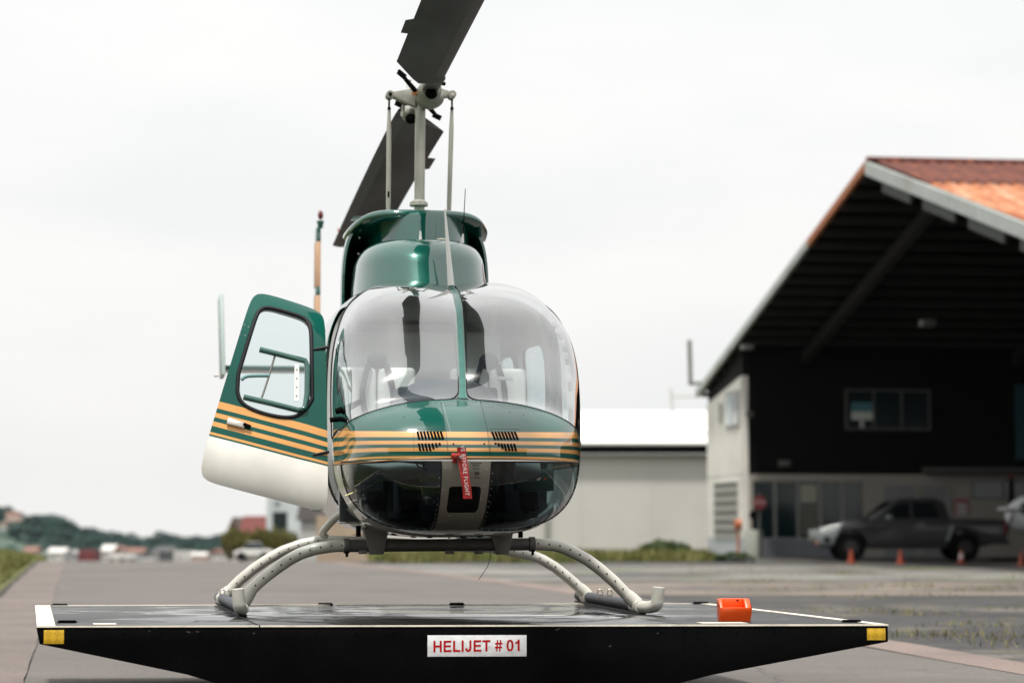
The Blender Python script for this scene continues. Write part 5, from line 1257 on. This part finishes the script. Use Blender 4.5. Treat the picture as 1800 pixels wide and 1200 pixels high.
w = MB().box(fpx(1707), fpx(1860), YW - .03, YW - .003, fz(876), fz(845)).build('window', M_frd, hang)
for (x0, x1) in ((1709, 1761), (1764, 1812)): MB().box(fpx(x0), fpx(x1), YW - .045, YW - .031, fz(874.5), fz(846.5)).build('pane', M_pane, w)
MB().box(fpx(1368), fpx(1388), YW - .15, YW - .003, fz(820), fz(809)).build('wall_lamp', M_frd, hang, bevel=.03)
MB().box(fpx(1312), fpx(1322), YW - .2, YW - .003, fz(733), fz(723)).build('security_camera', M_frd, hang)
p = gy(1630, 568, 5.); MB().box(p[0] - .2, p[0] + .2, p[1] - .2, p[1] + .2, p[2] - .1, p[2] + .1).build('ceiling_lamp', M_frd, hang, bevel=.03)
p = gy(1313, 611, YW - .6); MB().box(p[0] - .2, p[0] + .15, p[1] - .3, p[1] + .1, p[2] - .06, p[2] + .08).build('flood_lamp', M_frame, hang, bevel=.02)
def gworld(p): return (HA[0] + p[0] * cb - p[1] * sb, HA[1] + p[0] * sb + p[1] * cb, p[2])
# red round sign on its post, drum
p = gy(1335, 978, YW - .9); sg = empty('stop_sign', gworld((p[0], p[1], 0)), HB, label='small red octagonal sign on a thin post before the dark hangar windows', cat='sign')
hz = gy(1335, 883, YW - .9)[2]
MB().tube([(0, 0, 0), (0, 0, hz + .3)], .035, 8, smooth=False).build('post', M_frd, sg)
mb = MB(); mb.prism([(.23 * math.cos(R(22.5 + 45 * k)), hz + .23 * math.sin(R(22.5 + 45 * k))) for k in range(8)], -.08, -.05); mb.build('sign_plate', mat('sign_red', (.12, .012, .015), .5), sg)
text_mesh('lettering', 'STOP', .15, mat('sign_print', (.5, .4, .4), .6), sg, (0, -.085, hz), (R(90), 0, 0))
p = gy(1331, 978, YW - .5)
dr = empty('fuel_drum', gworld((p[0] - .1, p[1], 0)), 0, label='pale grey drum with a black hand pump at the hangar corner', cat='drum')
MB().tube([(0, 0, 0), (0, 0, .84), (0, 0, .88)], [.29, .29, .27], 18, smooth=False).build('drum_body', mat('drum_grey', (.30, .31, .27), .6), dr, smooth=40)
mb = MB(); mb.tube([(0, 0, .86), (0, 0, 1.35), (.2, 0, 1.4)], .05, 8, smooth=False); mb.ball((0, 0, 1.35), .15); mb.build('hand_pump', M_blackm, dr, smooth=50)

# ---- traffic cones
def cone_thing(px, py, lab, h_=.52):
    p = onz(px, py, .0); e = empty('traffic_cone', tuple(p), 0, label=lab, cat='traffic cone', group='orange cones in front of the hangar'); e.scale = (.72, .72, .74)
    mb = MB(); mb.tube([(0, 0, .03), (0, 0, h_)], [.13, .035], 14, smooth=False); mb.build('cone_body', M_cone, e, smooth=50)
    MB().box(-.19, .19, -.19, .19, 0, .035).build('cone_base', M_cone, e, bevel=.01)
    return e
M_cone = mat('cone_orange', (.26, .04, .012), .5); M_coneb = mat('cone_band', (.6, .5, .47), .5)
cone_thing(1496, 990, 'orange cone beside the front wheel of the dark pickup')
cone_thing(1583, 991, 'orange cone below the doors of the dark pickup')
c3 = cone_thing(1690, 991, 'orange cone with a pale band beside the rear wheel of the pickup')
MB().tube([(0, 0, .20), (0, 0, .40)], [.098, .062], 14, smooth=False).build('reflective_band', M_coneb, c3, smooth=50)
cone_thing(1796, 996, 'orange cone at the right edge of the photo, behind the pickup')

# ---- pickup truck, side on, nose to the left
def pickup():
    p0, p1 = onz(1428, 986, .0), onz(1758, 986, .0); Yt = 69.0
    a, b_ = at(1428, 980, Yt), at(1760, 980, Yt); Lx = b_[0] - a[0]; k = Lx / 5.33
    e = empty('pickup_truck', ((a[0] + b_[0]) / 2, Yt, .006), 0, label='dark grey double cab pickup parked side on under the hangar roof', cat='pickup truck')
    X = lambda m_: -Lx / 2 + m_ * k
    M_b = mat('pickup_paint', (.030, .030, .034), .35, .3, coat=.6); M_w = mat('pickup_glass', (.006, .007, .008), .1, spec=.6); M_c = mat('bumper_silver', (.2, .22, .22), .35, .3); M_t = mat('tyre_rubber', (.003, .003, .003), .9, spec=.1)
    def arch(cx, r_=.47):
        return [(cx + r_ * math.cos(t), .40 + r_ * math.sin(t)) for t in np.linspace(math.pi, 0, 9)]
    low = [(0.05, .55), (.12, .42), (.42, .38)] + arch(.98) + [(1.5, .36), (3.55, .36)] + arch(4.15) + [(4.75, .45), (5.28, .55), (5.33, .62), (5.33, 1.18), (3.75, 1.2), (3.7, 1.22), (1.55, 1.20), (.75, 1.10), (.25, .98), (.06, .80)]
    MB().prism([(X(x), z) for x, z in low], -.88, .88).build('body', M_b, e, bevel=.05, seg=3)
    cabp = [(1.45, 1.16), (2.15, 1.66), (2.45, 1.77), (3.35, 1.78), (3.62, 1.66), (3.78, 1.16)]
    mb = MB(); n = len(cabp); mb.add([(X(x), s * (.80 - .16 * max(0, (z - 1.16) / .6)), z) for s in (-1, 1) for x, z in cabp], [tuple(range(n)), tuple(range(n, 2 * n))[::-1]] + [(i, n + i, n + (i + 1) % n, (i + 1) % n) for i in range(n)]); mb.build('cab', M_b, e, bevel=.05, seg=3)
    for pts_ in ([(1.85, 1.22), (2.27, 1.62), (2.62, 1.66), (2.62, 1.22)], [(2.72, 1.22), (2.72, 1.66), (3.32, 1.66), (3.5, 1.22)]):
        mb = MB(); mb.add([(X(x), -(.80 - .16 * (z - 1.16) / .6) - dy, z) for dy in (.006, .03) for x, z in pts_], [(0, 1, 2, 3), (7, 6, 5, 4), (0, 4, 5, 1), (1, 5, 6, 2), (2, 6, 7, 3), (3, 7, 4, 0)]); mb.build('side_window', M_w, e)
    mb = MB(); mb.add([(X(1.50), -.7, 1.2), (X(1.5), .7, 1.2), (X(2.14), .62, 1.66), (X(2.14), -.62, 1.66), (X(1.47), -.7, 1.22), (X(1.47), .7, 1.22), (X(2.11), .62, 1.69), (X(2.11), -.62, 1.69)], [(0, 1, 2, 3), (7, 6, 5, 4), (0, 4, 5, 1), (1, 5, 6, 2), (2, 6, 7, 3), (3, 7, 4, 0)]); mb.build('windscreen', M_w, e)
    for cx in (.98, 4.15):
        for s in (-1, 1):
            mb = MB(); mb.tube([(X(cx), s * .92, .40), (X(cx), s * .66, .40)], .395, 28, smooth=False); wh = mb.build('wheel', M_t, e, smooth=40)
            MB().tube([(X(cx), s * .925, .40), (X(cx), s * .921, .40)], .2, 16, smooth=False).build('rim', mat('rim_dark', (.008, .008, .008), .6), wh)
    hl = MB(); hl.prism([(X(.12), .93), (X(.75), 1.06), (X(.62), .90), (X(.35), .80), (X(.10), .80)], -.90, -.70); hl.build('headlight', mat('headlight_lens', (.6, .64, .63), .15), e, bevel=.02)
    fp = MB(); fp.prism([(X(.02), .78), (X(.55), .88), (X(.70), .92), (X(.52), .60), (X(.48), .46), (X(.12), .46), (X(.03), .60)], -.905, -.6); fp.build('front_bumper', M_c, e, bevel=.02)
    fl = MB(); fl.tube([(X(.30), -.93, .62), (X(.30), -.90, .62)], .09, 12, smooth=False); fl.build('fog_lamp', M_w, e)
    MB().box(X(-.02), X(.10), -.7, .7, .56, .90).build('grille', mat('grille_chrome', (.3, .33, .33), .3, .8), e, bevel=.02)
    MB().box(X(.0), X(.08), -.86, -.72, .50, .58).build('indicator', mat('indicator_lens', (.5, .2, .15), .3), e)
    MB().prism([(X(3.60), .58), (X(3.70), .58), (X(3.86), .98), (X(3.74), 1.0)], -.895, -.884).build('side_decal', M_c, e)
    MB().box(X(1.95), X(2.12), -1.02, -.84, 1.16, 1.30).build('door_mirror', M_c, e, bevel=.03)
    MB().box(X(5.22), X(5.335), -.89, -.74, .78, 1.12).build('tail_light', mat('tail_lens', (.10, .01, .01), .3), e)
    MB().box(X(5.25), X(5.42), -.8, .8, .48, .60).build('rear_bumper', M_b, e, bevel=.03)
    for cx in (2.75, 3.45): MB().box(X(cx) - .1, X(cx) + .1, -.90, -.884, 1.05, 1.08).build('door_handle', M_b, e)
    for cx in (1.62, 2.67, 3.58): MB().box(X(cx) - .006, X(cx) + .006, -.884, -.880, .42, 1.2).build('door_gap', M_w, e)
pickup()
# small white aircraft whose nose enters at the right edge
def small_heli():
    Yt = 70.5; p = at(1790, 905, Yt); e = empty('parked_aircraft', (p[0], Yt, 0.006), 0, label='nose of a small white helicopter at the right edge beyond the pickup', cat='helicopter')
    z = p[2]
    M_w = mat('small_aircraft_white', (.72, .74, .74), .3, coat=.5)
    mb = MB(); mb.ball((.55, 0, z), (.95, .62, .62), 24, 14); mb.build('cabin', M_w, e, smooth=60)
    mb = MB(); mb.ball((.25, -.30, z + .12), (.35, .33, .30), 16, 10); mb.build('cockpit_glass', M_pane, e, smooth=60)
    mb = MB(); mb.obox((-.32, -.1, z + .18), (1, 0, 0), (0, 1, 0), (0, 0, 1), .22, .5, .05); mb.build('step_tray', M_w, e, bevel=.03)
    mb = MB(); q = at(1778, 860, Yt); mb.tube([(q[0] - p[0], 0, z + .2), (q[0] - p[0], 0, at(1778, 838, Yt)[2])], [.10, .07], 10, smooth=False); mb.build('rotor_mast', M_blackm, e, smooth=40)
    MB().tube([(q[0] - p[0], 0, at(1778, 846, Yt)[2]), (q[0] - p[0], 0, at(1778, 835, Yt)[2])], .06, 8, smooth=False).build('beacon', mat('small_beacon', (.3, .03, .03), .5), e)
    mb = MB(); mb.tube([(-.25, -.4, z), (-.5, -.45, z - .75)], .035, 8); mb.tube([(.8, -.4, z - .3), (.8, -.5, .03)], .035, 8); mb.tube([(-.9, -.5, .04), (1.6, -.5, .04)], .035, 8); mb.build('landing_skid', M_blackm, e, smooth=40)
small_heli()

# ------------------------------------------------------------------ pale warehouse
YS = 89.
wh = empty('warehouse', (0, YS, 0), 0, label='long low pale warehouse with a white roof behind the helicopter', cat='warehouse')
def wp(px, py, y=YS): p = at(px, py, y); return p[0], p[2]
xw0, xw1 = wp(668, 900)[0], wp(1252, 900)[0]; zwt = wp(0, 797)[1]; zrf = wp(0, 780)[1]
M_wall2 = mat('warehouse_wall_paint', (.56, .55, .52), .85, var=.05, vscale=.25, grime=.12, gscale=.3); M_roof2 = mat('white_roof_sheet', (.80, .79, .76), .6, var=.03)
MB().box(xw0, xw1, 0, .3, -.6, zwt - .02).build('wall', M_wall2, wh)
MB().box(xw0, xw1, -.35, .0, zwt - .0, zrf).build('gutter', M_dark, wh)
MB().box(xw0, xw1, -.5, -.36, zrf - .05, zrf + .02).build('roof_edge', M_roof2, wh)
zr1 = at(1100, 722, YS + 14)[2]
rf = MB().add([(xw0, -.5, zrf + .01), (xw1 + 3, -.5, zrf + .01), (xw1 + 3, 14, zr1), (xw0, 14, zr1), (xw0, -.5, zrf - .02), (xw1 + 3, -.5, zrf - .02), (xw1 + 3, 14, zr1 - .03), (xw0, 14, zr1 - .03)], [(0, 1, 2, 3), (7, 6, 5, 4), (0, 4, 5, 1), (1, 5, 6, 2), (2, 6, 7, 3), (3, 7, 4, 0)]).build('roof', M_roof2, wh)
MB().box(xw0, xw0 + .3, .3, 27.5, -1, zwt - .02).build('wall', M_wall2, wh); MB().box(xw1, xw1 + .3, .3, 27.5, -1, zwt - .02).build('wall', M_wall2, wh)
M_joint = mat('wall_joint_shadow', (.51, .50, .47), .8)
for x in np.arange(xw0 + 2.2, xw1, 2.6): MB().box(x - .02, x + .02, -.012, -.001, -.5, zwt - .03).build('wall_joint', M_joint, wh)
rp_ = empty('roof_railing', (0, 0, 0)); rp_.parent = wh
M_rail = mat('railing_grey', (.50, .49, .46), .6)
for (a, b_) in (((1179, 683), (1186, 763)), ((1179, 696), (1250, 696)), ((1184, 761), (1250, 762)), ((1247, 696), (1247, 762))):
    pa, pb_ = at(*a, YS + .5), at(*b_, YS + .5); MB().tube([pa - np.array([0, YS, 0]), pb_ - np.array([0, YS, 0])], .045, 6, smooth=False).build('rail', M_rail, rp_)
# downpipe right of the nose
p = at(962, 940, YS - .1); MB().box(p[0] - .1, p[0] + .1, -.12, -.02, -.6, zwt - .03).build('downpipe', mat('downpipe_grey', (.28, .28, .25), .7), wh)
p = gx(1214, 676, -.15); q = gx(1212, 598, -.15)
MB().tube([p, q], .08, 8, smooth=False).build('eave_aerial', mat('pole_grey', (.14, .14, .13), .7), hang)
MB().tube([p + np.array([0, -.02, .03]), np.array([.1, p[1] - .6, p[2] + .03])], .06, 8, smooth=False).build('aerial_bracket', bpy.data.materials['pole_grey'], hang)
# verge: grass and shrub in front of the warehouse
pts = []
for _ in range(15000):
    y = random.uniform(66, 88); x = random.uniform(at(650, 980, y)[0], at(1250, 980, y)[0])
    if x < XR(y) + 1.2 : continue
    if y < 72 and math.sin(x * 1.7) + math.sin(x * .61 + 2) < .3: continue
    pts.append((x, y, terr(x, y) - .02))
tag(blades('verge_grass', pts, L_grass, (.15, .5), .04, .3), 'rough green grass growing along the foot of the pale warehouse wall', 'grass')
strip('verge', lambda y: max(XR(y) + .8, at(640, 980, y)[0]), lambda y: at(1306, 980, y)[0], .006, G_grass, yy=[72, 76, 80, 84, 89])
strip('verge_kerb', lambda y: max(XR(y) + .8, at(600, 980, y)[0]), lambda y: at(1300, 980, y)[0], .03, G_pink, yy=[69.2, 70, 71.4], wob=.3)

def foliage(name, m, lobes, n, size, parent=None, seed=0, **k):
    rg = np.random.default_rng(seed); V = []; Fc = []; tot = sum(l[3] * l[4] * l[5] for l in lobes) ** 1.
    for (cx, cy, cz, rx, ry, rz) in lobes:
        c = max(20, int(n * (rx * ry * rz) / tot))
        for _ in range(c):
            d = rg.normal(size=3); d /= np.linalg.norm(d); rr_ = rg.uniform(.45, 1.0) ** .5 * (1 + .12 * math.sin(7 * d[0] + 3 * d[2]) + rg.normal() * .05)
            p = np.array([cx + d[0] * rx * rr_, cy + d[1] * ry * rr_, cz + d[2] * rz * rr_])
            a = rg.normal(size=3) + d * .8; a /= np.linalg.norm(a); b1 = np.cross(a, rg.normal(size=3)); b1 /= np.linalg.norm(b1); b2 = np.cross(a, b1); s = size * rg.uniform(.6, 1.3); i = len(V)
            V += [p - b1 * s * .5, p + b2 * s * .3, p + b1 * s * .6, p - b2 * s * .3]; Fc.append((i, i + 1, i + 2, i + 3))
    mb = MB(); mb.v = [tuple(map(float, q)) for q in V]; mb.f = Fc; return mb.build(name, m, parent, recalc=False, **k)
def plant(name, label, cat, loc, lobes, m, n, size, trunk=None, group=None, seed=0):
    e = empty(name, loc, 0, label=label, cat=cat, group=group)
    foliage('crown', m, lobes, n, size, e, seed)
    if trunk: mb = MB(); mb.tube([(0, 0, -.2), (trunk[0] * .4, 0, trunk[1] * .5), (0, 0, trunk[1])], [trunk[0], trunk[0] * .75, trunk[0] * .4], 8); mb.build('trunk', M_trunk, e, smooth=50)
    return e
p = at(1166, 978, 82.); plant('shrub', 'dark green shrub against the pale warehouse wall', 'shrub', (p[0], 82, terr(0, 82)), [(0, 0, .35, .8, .5, .4), (.5, 0, .3, .5, .4, .3), (-.5, 0, .25, .5, .4, .3)], L_shrub, 2600, .12, (.03, .3), seed=3)
for i, (px, lab) in enumerate(((1236, 'small green bush at the left foot of the hangar side wall'), (1290, 'low green bush beside the hangar corner plinth'))):
    yq = 78.; p = at(px, 980, yq - i * 1.5); plant('bush', lab, 'bush', (p[0], yq - i * 1.5, terr(0, yq)), [(0, 0, .14, .5, .3, .2), (.35, 0, .1, .35, .3, .15)], L_shrub, 900, .10, (.02, .1), seed=5 + i)

# ------------------------------------------------------------------ left middle distance
YH = 150.
p = at(455, 980, YH); zg = terr(0, YH)
lobes = [(x, random.uniform(-.4, .4), 1.0 + random.uniform(-.1, .15), .75, .9, .95 + random.uniform(-.08, .12)) for x in np.linspace(-1.65, 1.65, 7)]
plant('hedge', 'big clipped olive green hedge at the left edge of the runway', 'hedge', (p[0], YH, zg), lobes, L_hedge, 15000, .14, (.08, .5), seed=9)
def house(name, label, cat, px0, px1, pyt, pyb, Y, wall, roofc=None, rh=.35, dep=6, wins=(), group=None, gable=False, oh=.3, zb=None):
    a, b_ = at(px0, pyb, Y), at(px1, pyb, Y); zt = at(px0, pyt, Y)[2]; zb_ = terr(0, Y) if zb is None else zb; w_ = (b_[0] - a[0]) / 2; e = empty(name, ((a[0] + b_[0]) / 2, Y + dep / 2, zb_), 0, label=label, cat=cat, group=group)
    H_ = zt - zb_; rhm = H_ * rh if roofc else 0; hw_ = H_ - rhm
    wm = bpy.data.materials.get('wall_' + wall[0]) or mat('wall_' + wall[0], wall[1], .8, var=.1, vscale=.5)
    MB().box(-w_, w_, -dep / 2, dep / 2, -.3, hw_).build('wall', wm, e)
    if roofc:
        rm = bpy.data.materials.get('roof_' + roofc[0]) or mat('roof_' + roofc[0], roofc[1], .7, var=.15, vscale=.6)
        if gable: MB().prism([(-w_ - oh, hw_ - .05), (w_ + oh, hw_ - .05), (0, hw_ + rhm)], -dep / 2 - oh, dep / 2 + oh, 1).build('roof', rm, e)
        else:
            MB().prism([(-dep / 2 - oh, hw_ - .05), (dep / 2 + oh, hw_ - .05), (0, hw_ + rhm)], -w_ - oh, w_ + oh, 0).build('roof', rm, e)
    for (x0, x1, y0, y1) in wins:
        ax, bx_ = at(x0, y1, Y), at(x1, y0, Y); cx = (a[0] + b_[0]) / 2
        MB().box(ax[0] - cx, bx_[0] - cx, -dep / 2 - .04, -dep / 2 - .002, ax[2] - zb_, bx_[2] - zb_).build('window', M_pane, e)
    return e
house('white_building', 'pale grey two storey building with one dark opening behind the open cabin door', 'building', 468, 532, 862, 985, 200, ('pale_grey', (.50, .54, .54)), None, 0, 8, [(479, 505, 899, 931)])
mu = at(487, 884, 199.9); e = None
bld = bpy.data.objects['white_building']; mb = MB(); mb.tube([(mu[0] - bld.location.x, -4.06, mu[2] - bld.location.z), (mu[0] - bld.location.x, -4.003, mu[2] - bld.location.z)], .26, 16, smooth=False); mb.build('round_mark', mat('mural_grey', (.2, .24, .24), .8), bld)
house('gabled_shed', 'grey shed with a dark gabled roof beyond the hedge', 'shed', 528, 572, 868, 985, 170, ('shed_grey', (.40, .40, .37)), ('dark_brown', (.02, .014, .012)), .38, 8, [], gable=False)
house('tan_wall_building', 'low tan walled building partly hidden behind the white landing gear tube', 'building', 556, 660, 905, 985, 140, ('tan', (.36, .28, .2)), None, 0, 5, [(620, 640, 940, 965)])
house('red_roof_house', 'house with a dark red roof rising above the olive hedge', 'house', 424, 470, 906, 985, 230, ('house_cream', (.6, .57, .5)), ('red', (.11, .018, .013)), .42, 8)
house('peaked_hut', 'small white hut with a brown peaked roof left of the hedge', 'hut', 394, 424, 908, 985, 260, ('hut_white', (.66, .62, .58)), ('brown_peak', (.08, .04, .03)), .6, 8, gable=True)
# white boat-like car low by the hedge
p = at(447, 983, 145.); cr = empty('white_car', (p[0], 145, terr(0, 145)), 0, label='low white car parked in front of the olive hedge', cat='car')
def simple_car(e, m, L_=3.4, s=1.):
    MB().prism([(-L_ / 2, .25), (L_ / 2, .25), (L_ / 2, .62), (L_ * .32, .72), (-L_ * .3, .74), (-L_ / 2, .6)], -.75, .75).build('body', m, e, bevel=.05)
    MB().prism([(-L_ * .28, .70), (L_ * .3, .68), (L_ * .16, 1.12), (-L_ * .18, 1.12)], -.62, .62).build('cabin', M_pane, e, bevel=.04)
    MB().box(-L_ * .17, L_ * .15, -.6, .6, 1.11, 1.15).build('roof_panel', m, e)
    for x in (-L_ * .3, L_ * .3):
        for y in (-.72, .72): MB().tube([(x, y - .08, .29), (x, y + .08, .29)], .29, 14, smooth=False).build('wheel', M_rubber, e)
M_carw = mat('car_white', (.6, .59, .56), .4)
simple_car(cr, M_carw, 2.3)
p = at(850, 980, 95.); cr2 = empty('dark_car', (p[0], 90 - 3, terr(0, 87)), 0, label='dark car parked by the warehouse wall beneath the helicopter', cat='car'); simple_car(cr2, mat('car_dark', (.02, .02, .022), .3), 3.6)
# town along the far end of the runway
WC = dict(white=(.50, .49, .46), cream=(.6, .52, .42), grey=(.33, .34, .34), red=(.15, .03, .03), dark=(.08, .09, .09), pink=(.55, .40, .34))
RC = dict(grey=(.35, .35, .34), tile=(.20, .10, .075), pale=(.6, .58, .55), dark=(.07, .07, .07))
town = [(84, 112, 962, 'white', 'pale', 'small white house with a pale roof, leftmost in the far row'), (114, 134, 966, 'grey', 'grey', 'small grey house left of the dark red shed at the runway end'), (137, 165, 966, 'red', None, 'dark red shed in the far row at the runway end'), (168, 178, 968, 'dark', None, 'narrow dark hut just right of the dark red shed'), (178, 199, 957, 'white', 'pale', 'taller white house in the far row with a pale roof'), (200, 214, 958, 'cream', 'tile', 'narrow cream house with a reddish roof in the far row'), (215, 250, 962, 'grey', 'tile', 'wide grey house with a tiled roof in the far row'), (250, 270, 966, 'white', 'dark', 'white house with a dark roof in the middle of the far row'), (272, 304, 960, 'dark', 'dark', 'wide dark building in the far row'), (305, 335, 968, 'white', None, 'long white flat roofed shed in the far row'), (336, 360, 970, 'pink', 'pale', 'pinkish house with a pale roof in the far row'), (364, 390, 964, 'white', 'tile', 'white house with a tiled roof near the peaked hut'), (40, 62, 960, 'cream', 'tile', 'cream house with a tiled roof above the grass bank')]
for i, (a, b_, t, wc, rc, lab) in enumerate(town):
    house('far_house', lab, 'house', a, b_, t, 986, 560 + (i * 37 % 60), ('town_' + wc, WC[wc]), ('town_' + rc, RC[rc]) if rc else None, .35, 9, [((a * 2 + b_) / 3 - 1.5, (a * 2 + b_) / 3 + 1.5, 976, 980)], gable=bool(i % 2))
for (x, yq, c, lab) in ((205, 470, 'white', 'white van like a pale sliver at the end of the runway'), (226, 480, 'white', 'white flat bus at the far end of the runway')):
    p = at(x, 983, yq); e = empty('far_vehicle', (p[0], yq, terr(0, yq)), 0, label=lab, cat='van'); MB().box(-1.5, 1.5, -.9, .9, .3, 1.3).build('body', M_carw, e, bevel=.15)
    for q in (-.9, .9): MB().tube([(q, -.95, .3), (q, .95, .3)], .3, 10, smooth=False).build('wheel', M_rubber, e)
for (px, py, w_, h_, lab) in ((22, 905, 24, 12, 'pinkish villa among trees on top of the left hill'), (5, 922, 14, 8, 'white villa low on the left wooded hill'), (32, 932, 12, 9, 'small pale house halfway up the left wooded hill')):
    house('hill_house', lab, 'house', px - w_ / 2, px + w_ / 2, py - h_ / 2, py + h_ / 2, 905, ('town_pink' if 'pink' in lab else 'town_white', WC['pink']), ('town_tile', RC['tile']), .3, 7, zb=at(900, py + h_ / 2 + 3, 905)[2])
# hills
def skyline(px):   # photograph row of the tree tops
    return float(np.interp(px, [-200, 0, 30, 70, 110, 140, 165, 190, 215, 250, 290, 330, 360, 395, 600, 1300, 3000], [872, 886, 899, 901, 908, 921, 925, 931, 934, 947, 935, 942, 939, 936, 945, 950, 950]))
P = []
for y in (690, 760, 860, 960, 1060, 1200, 1600, 2400):
    row = []
    for px in range(-1600, 3601, 100):
        X = (px - 900) * 1000 / F * 1.; zt = CH + (HOR - skyline(px)) * 1000 / F - 6.0; t = min(1, max(0, (y - 700) / 300.)); t = t * t * (3 - 2 * t)
        row.append((X * y / 1000, y, (terr(0, y) - .3) * (1 - t) + zt * t + (1.0 * math.sin(px * .02) if y > 1000 else 0) - max(0, y - 1040) * .03))
    P.append(row)
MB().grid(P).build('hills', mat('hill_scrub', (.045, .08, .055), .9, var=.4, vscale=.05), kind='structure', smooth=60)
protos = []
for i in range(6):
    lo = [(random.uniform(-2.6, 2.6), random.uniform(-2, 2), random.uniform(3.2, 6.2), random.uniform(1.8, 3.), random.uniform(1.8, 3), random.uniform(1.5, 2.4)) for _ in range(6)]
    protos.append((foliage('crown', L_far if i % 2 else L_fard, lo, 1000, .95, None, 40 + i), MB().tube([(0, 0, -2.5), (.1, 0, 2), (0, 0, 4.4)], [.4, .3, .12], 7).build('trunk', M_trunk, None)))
def ftree(px, pyt, Y, i, k=1.):
    X = (px - 900) * Y / F; zt = CH + (HOR - pyt) * Y / F; s = k * random.uniform(.85, 1.15); lab = ('dark green broad tree on the wooded skyline beyond the runway', 'mid green broad tree on the wooded skyline beyond the runway')[i % 2]
    e = empty('skyline_tree', (X, Y, zt - 7.9 * s), random.uniform(0, 6.28), label=lab, cat='tree', group=('dark' if i % 2 == 0 else 'mid green') + ' trees on the far wooded hill'); e.scale = (s * random.uniform(.9, 1.3), s * random.uniform(.9, 1.3), s)
    for o in protos[i % 6]:
        c = o if not o.get('used') else o.copy()
        if c is not o: COL.objects.link(c)
        else: o['used'] = 1
        c.parent = e
i = 0
for px in list(np.arange(-40, 400, 11)):
    ftree(px + random.uniform(-4, 4), skyline(px) + random.uniform(0, 6), 1000 + random.uniform(-30, 30), i); i += 1
for px in list(np.arange(-30, 400, 15)):
    s0 = skyline(px)
    for f_ in (.35, .62, .85):
        if s0 + (968 - s0) * f_ > 962: continue
        ftree(px + random.uniform(-7, 7), s0 + (968 - s0) * f_ + random.uniform(-2, 2), 960 - 160 * f_ + random.uniform(-20, 20), i, 1 - .3 * f_); i += 1
for px in list(np.arange(400, 660, 18)) + list(np.arange(660, 1300, 40)) + list(np.arange(1300, 2300, 80)):
    ftree(px + random.uniform(-6, 6), 944 + random.uniform(0, 8), 900 + random.uniform(-30, 30), i, 1.1); i += 1
for a in protos:
    for o in a:
        if 'used' in o: del o['used']

# ------------------------------------------------------------------ haze over the far end of the field
hz_ = MB().box(-1500, 1500, -20, 1500, -40, 32).build('haze', [], kind='stuff')
hm = bpy.data.materials.new('haze_air'); hm.use_nodes = True; nt = hm.node_tree; nt.nodes.clear()
pv = nt.nodes.new('ShaderNodeVolumePrincipled'); pv.inputs['Color'].default_value = (.82, .90, .95, 1); pv.inputs['Density'].default_value = .00003; pv.inputs['Anisotropy'].default_value = .2
mo = nt.nodes.new('ShaderNodeOutputMaterial'); nt.links.new(pv.outputs[0], mo.inputs['Volume']); hz_.data.materials.append(hm)

# ------------------------------------------------------------------ unseen hangar added behind the camera, to darken reflections in paint and glazing
e = empty('unseen_hangar', (2, -34, 0), R(3), label='unseen long brown hangar with closed doors, added behind the camera for dark reflections', cat='hangar')
MB().box(-48, 48, -14, 0, 0, 8.2).build('wall', mat('facing_wall', (.075, .062, .05), .85, var=.15, vscale=.3), e)
MB().prism([(-15.2, 8.0), (1.2, 8.0), (-7, 11.)], -49, 49, 0).build('roof', mat('facing_roof', (.13, .10, .085), .7, var=.2, vscale=.4), e)
for k in range(7):
    MB().box(-42 + k * 12.2, -42 + k * 12.2 + 9.5, .002, .12, 0, 6.2).build('door', mat('facing_door', (.10, .11, .11), .6, var=.1) if k == 0 else bpy.data.materials['facing_door'], e)
